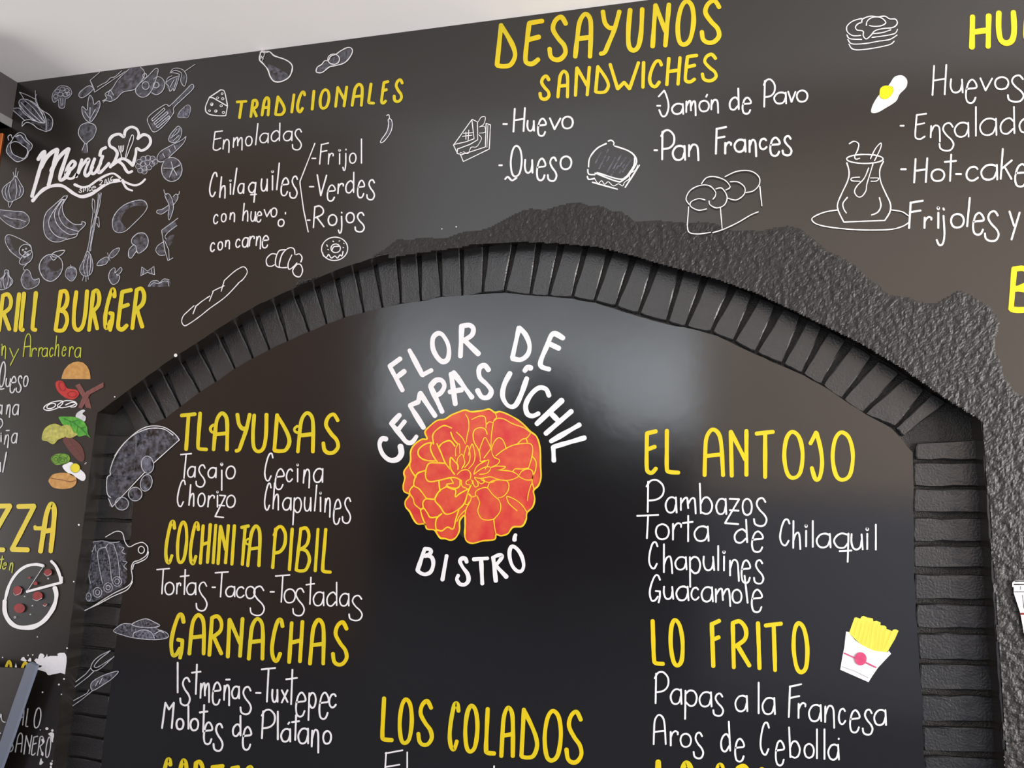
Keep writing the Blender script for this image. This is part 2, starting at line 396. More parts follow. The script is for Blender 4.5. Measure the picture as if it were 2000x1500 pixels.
for k in range(len(LJ) - 1):
    ya, yb = LJ[k] + 2.5, LJ[k + 1] - 2.5
    sl = max(0, (ya - 790) * 0.000215)
    def q(x, y): return (x, y + (x - 220) * sl)
    cs = [q(lxo(ya), ya), q(lxi(ya) + 1, ya), q(lxi(yb) + 1, yb), q(lxo(yb), yb)]
    make_brick([P(*c, BY) for c in cs], arch, 0.0022)

# ------------------------------------------------------------------ brush strokes
TILE = {'A': (0, 0, 5), 'B': (0, 250, 5), 'C': (350, 50, 5), 'D': (350, 300, 5), 'E': (0, 500, 5), 'F': (0, 750, 5), 'G': (0, 1000, 5), 'H': (0, 1200, 5),
        'I': (700, 50, 5), 'J': (950, 0, 5), 'K': (1200, 0, 5), 'L': (1600, 0, 5), 'M': (850, 200, 5), 'N': (1200, 200, 5), 'O': (1600, 250, 5),
        'P': (1600, 500, 5), 'Q': (300, 750, 5), 'R': (300, 980, 5), 'S': (300, 1200, 5), 'T': (700, 600, 4), 'U': (770, 780, 6.25), 'V': (770, 950, 6.25),
        'W': (700, 1300, 4), 'X': (1220, 800, 4), 'Y': (1240, 1125, 4), 'Z': (1600, 950, 5), 'AA': (1600, 1200, 5), 'BB': (0, 1380, 12.5), 'PX': (0, 0, 1)}
def tpx(t, x, y):
    ox, oy, s = TILE[t]; return (ox + x / s, oy + y / s)
def catmull(pts, closed=False, n=6):
    if len(pts) < 3: return list(pts)
    out = []; m = len(pts)
    rng = range(m) if closed else range(m - 1)
    for i in rng:
        if closed: p0, p1, p2, p3 = pts[(i - 1) % m], pts[i], pts[(i + 1) % m], pts[(i + 2) % m]
        else: p0, p1, p2, p3 = pts[max(i - 1, 0)], pts[i], pts[i + 1], pts[min(i + 2, m - 1)]
        for k in range(n):
            t = k / n; t2 = t * t; t3 = t2 * t
            out.append(tuple(0.5 * ((2 * p1[a]) + (-p0[a] + p2[a]) * t + (2 * p0[a] - 5 * p1[a] + 4 * p2[a] - p3[a]) * t2 + (-p0[a] + 3 * p1[a] - 3 * p2[a] + p3[a]) * t3) for a in (0, 1)))
    if not closed: out.append(tuple(pts[-1]))
    return out
class Ink:
    """collects brush strokes (given in photo pixels) as flat paint on one wall plane"""
    def __init__(s, y): s.v = []; s.f = []; s.y = y; s.k = 0
    def plane(s):
        s.k += 1; return s.y - 0.00006 * (s.k % 9)
    def ribbon(s, pts, wd, closed=False, taper=False, dry=0.0):
        q = [pts[0]]
        for p in pts[1:]:
            if math.hypot(p[0] - q[-1][0], p[1] - q[-1][1]) > 0.25: q.append(p)
        pts = q; m = len(pts)
        if m < 2: return s.dot(pts[0], wd / 2)
        y = s.plane(); ls, rs = [], []
        sd = random.random() * 50; L = 0
        for i in range(m):
            if closed: a, b = pts[i - 1], pts[(i + 1) % m]
            else: a, b = pts[max(i - 1, 0)], pts[min(i + 1, m - 1)]
            dx, dy = b[0] - a[0], b[1] - a[1]; l = math.hypot(dx, dy) or 1
            L += math.hypot(pts[i][0] - pts[i - 1][0], pts[i][1] - pts[i - 1][1]) if i else 0
            nv = noise.noise(Vector((L / (wd * 2.5 + 4), sd, 0)))
            h = wd / 2 * (1 + (0.16 + dry) * nv)
            if taper and not closed: 
                e = min(i, m - 1 - i) / (m / 2); h *= 0.55 + 0.55 * min(1, e * 1.6)
            nx, ny = -dy / l * h, dx / l * h
            if not closed and i in (0, m - 1):
                sg = -1 if i == 0 else 1
                # rounded cap
                cap = []
                for k in range(1, 4):
                    an = math.pi / 4 * k
                    ux, uy = dx / l * sg * h, dy / l * sg * h
                    cap.append((pts[i][0] + nx * math.cos(an) * (-sg if i == 0 else 1) * 1 + ux * math.sin(an) * 0.8,
                                pts[i][1] + ny * math.cos(an) * (-sg if i == 0 else 1) * 1 + uy * math.sin(an) * 0.8))
                if i == 0: cap0 = cap
                else: cap1 = cap
            ls.append((pts[i][0] + nx, pts[i][1] + ny)); rs.append((pts[i][0] - nx, pts[i][1] - ny))
        o = len(s.v)
        for a, b in zip(ls, rs): s.v += [P(*a, y), P(*b, y)]
        for i in range(m if closed else m - 1):
            j = (i + 1) % m
            s.f.append((o + 2 * i, o + 2 * i + 1, o + 2 * j + 1, o + 2 * j))
        if not closed:
            for cap, L_, R_ in ((cap0, 0, 1), (cap1, 2 * m - 2, 2 * m - 1)):
                c = len(s.v); s.v += [P(*p, y) for p in cap]
                s.f.append((o + L_, c, c + 1, c + 2, o + R_))
    def line(s, pts, wd, **k):
        """straight pieces; splits at sharp corners so that every corner is full"""
        run = [pts[0]]
        for i in range(1, len(pts)):
            run.append(pts[i])
            if i < len(pts) - 1:
                a = (pts[i][0] - pts[i - 1][0], pts[i][1] - pts[i - 1][1]); b = (pts[i + 1][0] - pts[i][0], pts[i + 1][1] - pts[i][1])
                cs = (a[0] * b[0] + a[1] * b[1]) / ((math.hypot(*a) * math.hypot(*b)) or 1)
                if cs < 0.85: s.ribbon(s.sub(run), wd, **k); run = [pts[i]]
        s.ribbon(s.sub(run), wd, **k)
    def sub(s, pts):
        out = [pts[0]]
        for a, b in zip(pts, pts[1:]):
            l = math.hypot(b[0] - a[0], b[1] - a[1]); n = max(1, int(l / 9))
            out += [(a[0] + (b[0] - a[0]) * i / n, a[1] + (b[1] - a[1]) * i / n) for i in range(1, n + 1)]
        return out
    def dot(s, c, r, ry=None):
        y = s.plane(); o = len(s.v); ry = ry or r
        for k in range(10):
            a = math.tau * k / 10; s.v.append(P(c[0] + r * math.cos(a), c[1] + ry * math.sin(a), y))
        s.f.append(tuple(range(o, o + 10)))
    def fill(s, pts):
        y = s.plane(); o = len(s.v)
        vs = [P(*p, y) for p in pts]
        t = tessellate_polygon([[Vector((p.x, p.z, 0)) for p in vs]])
        s.v += vs; s.f += [tuple(o + i for i in tr) for tr in t]
    def obj(s, name, m, parent=None):
        if not s.f: return None
        return link_mesh(name, s.v, faceup(s.v, s.f), m, parent)

PLANE = {'m': -0.0010, 'p': PY - 0.0010, 'r': -0.0075, 'b': PY - 0.0032}

# ------------------------------------------------------------------ alphabet (x right, y up, 0..100)
G_ = {
 'a': 'c 96,88 66,100 30,94 4,66 0,38 16,8 48,0 78,14 94,52|l 95,100 99,0',
 'b': 'l 2,100 6,2|c 8,34 34,52 72,52 100,30 86,8 50,0 8,6',
 'c': 'c 95,84 70,100 28,92 2,58 4,24 30,2 66,2 100,22',
 'd': 'c 86,46 60,58 24,50 2,30 10,6 46,0 84,18|l 88,100 93,2',
 'e': 'c 8,60 40,62 96,66 92,84 60,100 26,90 6,62 0,34 12,8 44,0 74,6 92,24',
 'h': 'l 10,100 0,4|c 4,30 34,52 74,58 90,40 96,0',
 'i': 'l 52,74 50,0|c 50,100 72,96 52,91 30,96 50,100', 'I': 'l 100,100 0,0', 'l': 'l 100,100 0,0',
 'j': 'l 60,100 66,96|c 62,80 70,30 56,4 26,0 4,14',
 'k': 'l 14,100 0,0|l 96,62 8,34|l 30,42 96,0',
 'm': 'l 2,96 0,22|c 4,66 26,94 44,96 48,60 50,34|c 50,60 72,92 92,94 98,60 100,0',
 'n': 'l 4,96 0,26|c 4,60 34,94 66,98 88,84 94,50 96,0',
 'o': 'z 50,100 12,84 0,46 16,10 50,0 86,14 100,52 86,86',
 'p': 'l 6,100 0,0|c 6,88 40,100 80,96 100,76 84,52 44,46 6,60',
 'q': 'c 84,94 46,100 14,90 0,72 20,52 56,50 80,66|l 84,100 76,0|l 30,38 100,40',
 'r': 'l 4,96 0,0|c 4,58 28,86 64,100 98,92|l 98,92 96,76',
 's': 'c 94,86 72,100 40,96 26,78 48,58 84,40 100,22 82,4 46,0 10,8 2,26',
 't': 'l 56,100 50,0|l 0,72 100,76',
 'u': 'c 4,100 0,50 16,10 48,0 80,18 92,60|l 92,98 100,0',
 'v': 'l 0,100 46,0 100,98', 'x': 'l 0,100 100,4|l 96,100 4,0', 'y': 'l 0,100 46,48|l 100,96 20,0',
 'z': 'l 34,100 98,98 0,4 90,0|l 34,55 94,53',
 '-': 'l 0,50 100,50', "'": 'l 0,0 100,100', '~': 'l 0,50 100,60', 'h^': 'c 70,100 16,76 0,46 30,14 100,0',
 'A': 'c 0,0 6,44 16,82 48,100 82,90 94,62 98,0|l 4,42 96,46', 'B': 'l 18,100 0,2|c 14,98 60,100 84,84 72,62 22,50|c 22,52 74,46 100,26 78,4 36,0 2,2',
 'C': 'c 96,84 78,100 46,96 16,66 2,30 20,6 54,0 84,18', 'D': 'l 10,100 0,3|c 12,97 50,74 88,46 100,24 78,4 38,0 2,2',
 'E': 'l 100,99 12,94|c 12,94 4,52 0,14 12,2 50,0 88,10|l 6,55 84,62', 'F': 'l 100,100 8,92|l 12,94 0,0|l 8,58 84,64',
 'G': 'c 96,82 80,98 52,96 18,66 2,34 16,8 46,8 74,22|l 54,42 94,40|c 92,40 90,20 78,0',
 'H': 'l 8,97 0,0|l 98,100 90,2|l 6,48 92,54', 'J': 'l 0,76 56,100|c 60,98 90,66 100,34 76,4 36,0 6,24',
 'L': 'c 10,100 4,54 0,14 16,4 98,2', 'M': 'l 0,0 24,98 56,72 96,98 82,0', 'N': 'l 4,0 6,98 88,36|l 100,100 92,2',
 'O': 'z 46,100 14,84 0,46 14,10 46,0 84,12 100,52 84,88', 'P': 'l 10,96 4,0|c 0,80 24,98 62,100 96,82 94,56 60,40 10,36',
 'Q': 'z 56,100 20,78 2,40 12,8 36,0 70,20 92,60 86,92', 'R': 'l 10,97 0,0|c 8,96 54,100 88,84 80,62 18,46|l 30,48 98,4',
 'S': 'c 92,84 62,100 26,92 14,72 50,50 88,34 100,16 74,2 38,0 10,8 0,26', 'T': 'l 0,94 100,98|l 52,96 44,0',
 'U': 'c 4,98 0,50 10,12 44,0 80,10 94,44 92,100', 'V': 'l 0,100 44,0 100,98', 'W': 'l 0,94 30,4 52,28 72,4 100,100',
 'Y': 'c 0,98 16,72 44,60 60,60|c 98,98 76,58 44,22 26,4 2,0', 'Z': 'l 6,97 98,98 0,3 92,2',
 '2': 'c 4,80 40,100 86,84 60,40 4,4|l 4,4 96,6', '1': 'l 50,100 40,0', '6': 'c 90,98 40,80 2,30 36,0 86,14 70,46 16,34'}
GH = {}
for k_, s_ in G_.items():
    GH[k_] = [(st_.split()[0], [tuple(float(c) for c in p.split(',')) for p in st_.split()[1:]]) for st_ in s_.split('|')]

def letter_ink(ink, ch, x0, x1, yt, yb, wd, sk):
    """box in pixels; wd brush width in pixels; sk lean (top shift / height)"""
    sg = 1 if x1 >= x0 else -1
    h = wd / 2
    if abs(x1 - x0) > wd * 1.2: x0 += sg * h; x1 -= sg * h
    elif ch not in ('l',): xm = (x0 + x1) / 2; x0 = x1 = xm
    if ch in ('l',) and abs(x1 - x0) <= wd * 1.2: x0 = x1 = (x0 + x1) / 2
    if abs(yb - yt) > wd * 1.2: yt += h; yb -= h
    Hh = yb - yt; Wd = x1 - x0; S = sk * Hh
    if ch in 'lI-~\'1i' or abs(Wd) < abs(S) * 1.2: S = 0
    for kind, pts in GH[ch]:
        q = []
        for gx_, gy_ in pts:
            gx_, gy_ = gx_ / 100, gy_ / 100
            if S >= 0: x = x0 + gx_ * (Wd - S) + S * gy_
            else: x = x0 + gx_ * (Wd + S) - S * (1 - gy_)
            q.append((x, yb - gy_ * Hh))
        if kind == 'l': ink.line(q, wd)
        elif kind == 'c': ink.ribbon(catmull(q), wd)
        else: ink.ribbon(catmull(q, True), wd, closed=True)

NTH = [0]
def lettering(tile, wd, sk, text, label, m='white', plane='p', name='menu_lettering', cat='lettering', group=None, extra=None):
    items = []; t = tile
    for tok in text.split(';'):
        tok = tok.strip()
        if not tok: continue
        a = tok.split()
        if a[0].startswith('@'): t = a[0][1:]; a = a[1:]
        if not a: continue
        ch = a[0]; x0, x1, yt, yb = map(float, a[1:5])
        p0 = tpx(t, x0, yt); p1 = tpx(t, x1, yb)
        items.append((ch, p0[0], p1[0], p0[1], p1[1], float(a[5]) if len(a) > 5 else None))
    cx = sum(i[1] + i[2] for i in items) / 2 / len(items); cy = max(i[4] for i in items)
    e = empty(name, P(cx, cy, PLANE[plane]), label, cat, group)
    for ch, x0, x1, yt, yb, w_ in items:
        NTH[0] += 1
        ink = Ink(PLANE[plane] - 0.00007 * (NTH[0] % 5))
        letter_ink(ink, ch, x0, x1, yt, yb, (w_ or wd), sk)
        ink.obj('dash' if ch == '-' else 'accent' if ch in "'~" else 'letter', MT[m], e)
    if extra:
        for tl, kind, pts, w_ in extra:
            draw_stroke(e, 'letter', tl, kind, pts, w_, m, plane)
    return e

def parse(s): return [tuple(float(c) for c in p.split(',')) for p in s.split()]
def ell(cx, cy, rx, ry, rot=0, n=14):
    r = math.radians(rot)
    return [(cx + rx * math.cos(a) * math.cos(r) - ry * math.sin(a) * math.sin(r), cy + rx * math.cos(a) * math.sin(r) + ry * math.sin(a) * math.cos(r)) for a in [math.tau * k / n for k in range(n)]]
def stroke_into(ink, tl, kind, pts, wd):
    if isinstance(pts, str): pts = parse(pts)
    if kind == 'o': pts = ell(*pts[0], *(pts[1]), *(pts[2] if len(pts) > 2 else ()))
    q = [tpx(tl, *p) for p in pts]
    if kind == 'l': ink.line(q, wd, dry=0.2)
    elif kind == 'c': ink.ribbon(catmull(q), wd, dry=0.2)
    elif kind in ('z', 'o'): ink.ribbon(catmull(q, True), wd, closed=True, dry=0.2)
    elif kind == 'lz': ink.line(q + [q[0]], wd, dry=0.2)
    elif kind == 'f': ink.fill(catmull(q, True))
    elif kind == 'fl': ink.fill(q)
def draw_stroke(e, name, tl, kind, pts, wd, m, plane, lift=0.0):
    NTH[0] += 1
    ink = Ink(PLANE[plane] - lift - 0.00007 * (NTH[0] % 3))
    stroke_into(ink, tl, kind, pts, wd)
    return ink.obj(name, MT[m] if isinstance(m, str) else m, e)

def drawing(name, tile, label, parts, plane='m', cat='drawing', group=None):
    """parts: (part name, material, width, 'kind pts|kind pts|...')"""
    allp = []
    for pn, m, wd, s in parts:
        for st_ in s.split('|'):
            a = st_.split(); k = a[0]; pts = parse(' '.join(a[1:]))
            allp += [tpx(tile, *p) for p in (pts[:1] if k in ('o', 'fo') else pts)]
    cx = (min(p[0] for p in allp) + max(p[0] for p in allp)) / 2; cy = max(p[1] for p in allp)
    e = empty(name, P(cx, cy, PLANE[plane]), label, cat, group)
    for n_, (pn, m, wd, s) in enumerate(parts):
        ink = Ink(PLANE[plane] - 0.0006 * n_)
        for st_ in s.split('|'):
            a = st_.split(); k = a[0]; pts = parse(' '.join(a[1:]))
            if k == 'fo': stroke_into(ink, tile, 'f', ell(*pts[0], *pts[1], *((pts[2][0],) if len(pts) > 2 else ())), wd)
            elif k == 'o': stroke_into(ink, tile, 'z', ell(*pts[0], *pts[1], *((pts[2][0],) if len(pts) > 2 else ())), wd)
            else: stroke_into(ink, tile, k, pts, wd)
        ink.obj(pn, MT[m], e)
    return e

# ------------------------------------------------------------------ yellow headings
LT = lettering
YH = dict(m='yellow', name='heading_lettering')
LT('C', 5.6, .10, 'T 535 670 722 915; R 685 785 715 905; A 795 900 690 890; D 925 1055 680 885; I 1085 1135 660 860; C 1135 1245 635 855; I 1285 1330 625 832; O 1355 1485 612 822; N 1510 1650 585 805; A 1675 1815 560 795; L 1835 1935 555 775;@I E 210 305 530 770; S 330 452 515 755',
   'yellow painted heading TRADICIONALES beside the cheese drawing', plane='m', **YH)
LT('J', 9, .06, 'D 80 320 220 670; E 355 570 178 645; S 588 815 145 605; A 845 1062 115 578; Y 1090 1325 80 548; U 1352 1555 65 515; N 1595 1805 20 478;@K O 585 808 -10 458; S 825 1065 -15 438',
   'large yellow painted heading DESAYUNOS at the top under the ceiling', plane='m', **YH)
LT('J', 6.6, .04, 'S 505 635 728 985; A 682 820 680 965; N 848 1022 640 950; D 1050 1215 632 920; W 1182 1502 595 895; I 1512 1552 592 870; C 1572 1732 580 862; H 1745 1910 545 845;@K E 675 822 522 815; S 840 1018 515 805',
   'smaller yellow heading SANDWICHES under the DESAYUNOS heading', plane='m', **YH)
LT('L', 11, -.03, 'H 1455 1695 125 490; U 1720 1945 90 448; E 1985 2230 70 420', 'yellow heading beginning HU, cut off at the top right corner', plane='m', **YH)
LT('P', 11, -.02, 'B 1838 2120 95 555', 'yellow letter B of a heading cut off at the right edge', plane='m', **YH)
LT('E', 7.9, .09, 'R -32 145 355 750; I 130 207 350 748; L 180 278 345 748; L 295 402 340 748; B 522 702 325 750; U 688 880 322 742; R 850 1005 318 745; G 995 1148 305 745; E 1130 1302 308 735; R 1272 1445 298 727',
   'yellow painted heading RILL BURGER at the left edge below the food drawings', plane='m', **YH)
LT('G', 9.4, .12, 'Z -170 127 -92 402; Z 92 362 -90 402; A 372 576 -100 410; - 322 430 138 182 8; - 326 360 122 170 7', 'yellow painted heading ending ZZA at the left edge above the pizza', plane='m', **YH)
LT('Q', 7.4, .04, 'T 240 425 268 658; L 413 552 265 665; A 567 752 268 662; h^ 540 612 385 490 5.2; Y 785 960 270 672; U 945 1132 278 678; D 1160 1355 283 675; A 1390 1592 265 682; h^ 1360 1432 398 490 5.2; S 1635 1832 278 692',
   'yellow painted heading TLAYUDAS at the top left of the arched panel', **YH)
LT('R', 6.5, .06, 'C 95 228 180 612; O 208 350 183 610; C 335 460 195 618; H 440 572 205 618; I 565 624 210 615; N 610 747 215 622; I 748 806 215 628; T 820 945 212 630; A 903 1070 222 642; h^ 888 950 350 430 4; P 1142 1312 232 660; I 1310 1370 248 680; B 1375 1557 243 692; I 1562 1622 250 692; L 1632 1770 252 712',
   'narrow yellow painted heading COCHINITA PIBIL', **YH)
LT('S', 7.6, .04, 'G 145 320 -20 445; A 330 525 -12 405; R 525 698 0 418; N 700 888 22 435; A 910 1100 25 455; C 1130 1285 35 472; H 1305 1475 50 488; A 1508 1695 35 502; S 1728 1918 58 508',
   'yellow-green painted heading GARNACHAS', **YH)
LT('S', 8.2, .05, 'C 62 190 1398 1760; O 225 350 1405 1770; R 370 510 1420 1780; T 538 698 1455 1790; E 722 850 1468 1800; S 860 1000 1470 1800',
   'yellow heading at the bottom edge below the Molotes line, only its letter tops visible', **YH)
LT('W', 8.2, .02, 'L 170 287 237 605; O 303 437 248 622; S 450 595 262 635; C 693 803 283 670; O 815 950 297 688; L 980 1087 320 710; A 1100 1232 312 725; D 1257 1418 325 735; O 1435 1602 338 758; S 1607 1765 345 772',
   'yellow painted heading LOS COLADOS at the bottom centre', **YH)
LT('X', 8, -.03, 'E 148 272 150 508; L 305 440 147 515; A 598 788 140 530; N 805 978 148 535; T 1012 1188 150 545; O 1225 1412 158 550; J 1432 1562 162 558; O 1603 1805 162 565',
   'yellow painted heading EL ANTOJO at the right of the arched panel', **YH)
LT('Y', 8.2, -.06, 'L 115 240 333 710; O 252 400 328 715; F 575 698 333 722; R 735 915 338 732; I 990 945 350 740; T 1002 1182 348 755; O 1212 1375 352 768',
   'yellow painted heading LO FRITO beside the french fries drawing', **YH)
LT('PX', 11, -.02, 'L 1279 1302 1482 1580; O 1324 1360 1485 1585; G 1388 1420 1489 1590; R 1434 1472 1492 1590; I 1482 1494 1497 1592',
   'bright yellow heading cut by the bottom edge below the Aros line', **YH)
LT('PX', 5.4, .10, 'O 1 27 1289 1372; O 33 60 1292 1362', 'dull yellow heading letters half hidden behind the leaning board', plane='m', **YH)

# ------------------------------------------------------------------ white menu lines, outer wall
W = dict(plane='m')
LT('C', 2.6, .05, 'E 325 430 1020 1222; n 420 500 1105 1245; m 520 625 1085 1222; o 640 720 1075 1180; l 740 775 950 1170; a 780 880 1045 1150; d 890 1000 945 1135; a 1010 1112 1025 1130; s 1095 1207 1005 1220', 'white menu line Enmoladas', **W)
LT('C', 2.6, .04, '- 1290 1340 1288 1306; F 1365 1465 1140 1360; r 1450 1512 1240 1360; i 1540 1592 1205 1360; j 1590 1650 1200 1420; o 1655 1735 1240 1350; l 1770 1790 1100 1350', 'white menu line Frijol right of the slanted brace', **W)
LT('D', 2.9, .06, 'C 285 382 180 425; h 388 468 220 442; i 478 522 250 405; l 520 570 135 405; a 565 642 285 395; q 662 768 275 482; u 790 872 240 372; i 890 932 160 362; l 945 985 85 360; e 985 1078 230 418; s 1068 1168 215 442', 'white menu line Chilaquiles left of the brace', **W)
LT('D', 2.9, .03, '- 1265 1320 315 332; V 1335 1447 200 418; e 1438 1532 300 470; r 1543 1612 285 398; d 1618 1722 175 390; e 1733 1818 255 438; s 1823 1918 250 458', 'white menu line Verdes right of the brace', **W)
LT('D', 2.9, .02, '- 1245 1285 642 658; R 1303 1427 505 730; o 1448 1547 590 707; j 1545 1612 565 782; o 1623 1717 570 682; s 1708 1817 570 772', 'white menu line Rojos right of the foot of the brace', **W)
LT('D', 2.6, .06, 'c 328 387 590 690; o 403 467 580 672; n 488 552 570 672; h 613 687 480 667; u 690 755 560 667; e 748 812 560 674; v 820 900 540 622; o 888 962 525 624; o 958 1032 635 717; \' 1030 1045 568 597', 'small white menu line con huevo', **W)
LT('D', 2.6, .06, 'c 298 354 865 962; o 370 432 855 947; n 443 502 840 937; c 545 602 830 922; a 608 682 815 920; r 678 742 800 910; n 743 807 800 937; e 803 880 795 927', 'small white menu line con carne', **W)
draw_stroke(empty('brace_line', P(594, 453, -.001), 'thin white slanted brace between Chilaquiles and its three kinds', 'line'), 'line', 'PX', 'l', '615,280 586,354 586,359 593,410 602,453', 2.2, 'white', 'm')
LT('J', 3.6, .02, '- 155 210 1202 1220; H 255 387 1045 1295; u 390 477 1170 1287; e 493 592 1150 1337; v 608 732 1145 1272; o 730 854 1130 1264', 'white menu line Huevo right of the triangular sandwich drawing', **W)
LT('M', 3.6, .02, '- 615 662 604 624; O 726 857 415 732; s 1088 1197 530 777; u 865 962 550 697; e 983 1087 540 770; o 1213 1340 518 662', 'white menu line Queso with a curled Q', extra=[('M', 'c', '682,750 710,728 750,762 795,735', 3.8)], **W)
LT('K', 3.4, .0, '- 408 458 1024 1042; J 423 537 875 1142; a 555 682 1005 1122; m 693 802 975 1137; o 820 932 975 1097; \' 887 915 915 955; n 938 1024 965 1112; d 1116 1230 855 1080; e 1243 1342 945 1120; P 1450 1577 770 1052; a 1553 1687 895 1020; v 1688 1777 885 1004; o 1773 1894 875 1002', 'white menu line Jamón de Pavo under the SANDWICHES heading', **W)
LT('N', 3.9, -.02, '- 380 428 458 476; P 446 600 265 567; a 560 702 415 572; n 716 834 400 577; F 976 1107 230 512; r 1070 1152 380 510; a 1163 1292 355 492; n 1308 1397 355 537; c 1408 1497 345 467; e 1510 1627 335 532; s 1628 1740 320 527', 'white menu line Pan Frances above the bread loaf drawing', **W)
LT('L', 3.2, .02, 'H 1098 1252 625 937; u 1273 1412 765 912; e 1423 1547 770 1014; v 1563 1697 755 892; o 1708 1857 745 880; s 1830 2008 730 1002', 'white menu line Huevos at the right below the cut-off yellow heading', **W)
LT('L', 3.1, .01, '- 785 835 1221 1234; E 930 1054 1100 1364; n 1080 1192 1215 1392; s 1163 1322 1195 1480; a 1316 1470 1190 1344; l 1515 1545 1035 1335; a 1563 1742 1150 1327; d 1760 1927 1035 1314; a 1948 2082 1150 1302', 'white menu line Ensalada running off the right edge', **W)
LT('O', 3.6, .02, '- 790 855 396 409; H 918 1067 285 542; o 1086 1232 395 527; t 1213 1347 250 527; - 1325 1395 442 458; c 1428 1562 370 522; a 1573 1752 350 514; k 1763 1897 195 507; e 1903 2042 345 582', 'white menu line Hot-cake right of the jug drawing', **W)
LT('O', 3.8, .0, 'F 868 1022 700 987; r 1018 1107 860 987; i 1138 1187 765 987; j 1133 1267 775 1152; o 1278 1422 830 982; l 1435 1480 672 970; e 1493 1617 820 1052; s 1606 1762 805 1114; y 1848 1967 805 1100', 'white menu line Frijoles y touching the saucer drawing', **W)
G2 = dict(plane='m', m='grey')
LT('E', 2.1, .07, 'i 4 34 855 975; n 12 66 872 1010; y 78 187 895 1072; A 222 315 755 987; r 303 362 895 987; r 370 422 890 987; a 403 472 895 987; c 478 527 890 987; h 530 592 775 987; e 600 652 880 982; r 670 722 880 987; a 723 797 890 994', 'thin yellow-green line y Arrachera under the RILL BURGER heading', m='ygreen', plane='m')
LT('E', 2.6, .10, 'O -20 68 1028 1285; u 48 112 1190 1282; e 88 167 1170 1342; s 148 224 1165 1337; o 220 284 1165 1280', 'greyish white line Queso at the left edge', extra=[('E', 'c', '-20,1290 10,1300 40,1295', 2.2)], **G2)
LT('F', 2.6, .10, 'a -60 32 200 302; n 53 112 195 332; a 113 192 195 307', 'greyish white line ending ana at the left edge', **G2)
LT('F', 2.4, .12, 'i -4 24 470 570; n 33 97 490 627; ~ 55 97 448 462; a 103 177 475 582', 'greyish white line ending iña at the left edge', extra=[('F', 'c', '-10,335 18,350 26,390 10,420 -15,440', 2.2)], **G2)
LT('F', 2.8, .1, 'l -6 14 760 862; l 20 70 660 867', 'greyish white line ending l at the left edge', **G2)
LT('G', 2.2, .15, 't -22 47 425 557; e 18 72 490 562; n 83 137 490 597', 'thin yellow line ending ten under the ZZA heading', m='ygreen', plane='m')
LT('BB', 2.2, .12, 'A 415 620 15 465; L 610 745 35 510; O 800 1035 20 532', 'thin white line ending ALO beside the leaning board', **G2)
LT('BB', 2.2, .12, 'D 150 362 735 1118; A 360 588 635 1125; N 565 790 690 1175; E 750 935 705 1195; R 900 1100 715 1205; O 1085 1275 730 1255', 'thin white line ending ANERO over the chipped paint', **G2)

# ------------------------------------------------------------------ white menu lines, recessed panel
LT('Q', 2.9, .06, 'T 243 377 668 927; a 323 417 800 917; s 403 517 785 1012; a 523 622 810 922; i 638 692 765 1045; o 698 807 795 932', 'white menu line Tasajo under the TLAYUDAS heading')
LT('Q', 2.9, .05, 'C 1073 1177 672 952; e 1178 1284 822 1037; c 1288 1367 825 960; i 1385 1428 775 962; n 1453 1537 825 1022; a 1553 1664 820 967', 'white menu line Cecina right of Tasajo')
LT('Q', 2.9, .06, 'C 220 322 935 1202; h 338 412 975 1200; o 423 512 1060 1202; r 523 602 1080 1207; i 605 642 1040 1210; z 593 712 1080 1310; o 703 807 1080 1212', 'white menu line Chorizo above the COCHINITA heading')
LT('Q', 2.9, .04, 'C 1073 1157 965 1237; h 1158 1237 960 1237; a 1253 1352 1105 1237; p 1353 1452 1105 1382; u 1463 1547 1100 1247; l 1565 1600 980 1247; i 1612 1648 1050 1252; n 1663 1737 1105 1307; e 1748 1837 1120 1377; s 1833 1937 1105 1367', 'white menu line Chapulines right of Chorizo')
LT('R', 2.9, .02, 'T 20 162 640 907; o 103 207 780 914; r 218 272 785 907; t 250 354 655 912; a 316 422 785 914; s 406 532 780 1072; - 565 610 827 843; T 590 737 672 937; a 698 802 820 934; c 803 892 825 942; o 893 997 820 952; s 933 1092 820 1117; - 1132 1185 872 888; T 1178 1337 702 987; o 1268 1392 845 994; s 1350 1482 840 1120; t 1478 1580 730 1007; a 1553 1672 875 1022; d 1683 1807 780 1024; a 1810 1917 890 1024; s 1898 2047 910 1167', 'long white menu line Tortas-Tacos-Tostadas')
LT('S', 3.5, .02, 'l 218 252 462 772; s 248 367 612 897; t 360 470 480 787; m 448 554 660 867; e 566 664 655 892; n 678 752 680 897; ~ 698 754 630 644; a 756 847 695 830; s 836 964 700 984; - 990 1055 760 774; T 1038 1197 508 862; u 1148 1222 725 864; x 1240 1320 730 870; t 1280 1412 530 887; e 1380 1494 755 1007; p 1503 1594 760 1042; e 1608 1720 755 1030; c 1706 1792 770 917', 'white menu line Istmeñas-Tuxtepec under the GARNACHAS heading')
LT('S', 3.7, .02, 'M 73 212 848 1120; o 213 302 1010 1132; l 325 355 885 1127; o 350 447 1010 1142; t 436 537 875 1157; e 480 584 1045 1277; s 573 687 1060 1342; d 763 867 980 1197; e 860 964 1090 1332; P 1043 1197 925 1220; l 1198 1228 938 1230; a 1236 1347 1110 1252; \' 1305 1335 1045 1080; t 1338 1432 975 1237; a 1403 1522 1105 1270; n 1533 1624 1115 1360; o 1646 1744 1130 1272', 'white menu line Molotes de Plátano')
LT('W', 3.0, .0, 'F 193 352 655 980; l 385 378 670 960; l 1052 1068 778 1000', 'white line beginning El at the bottom edge under LOS COLADOS')
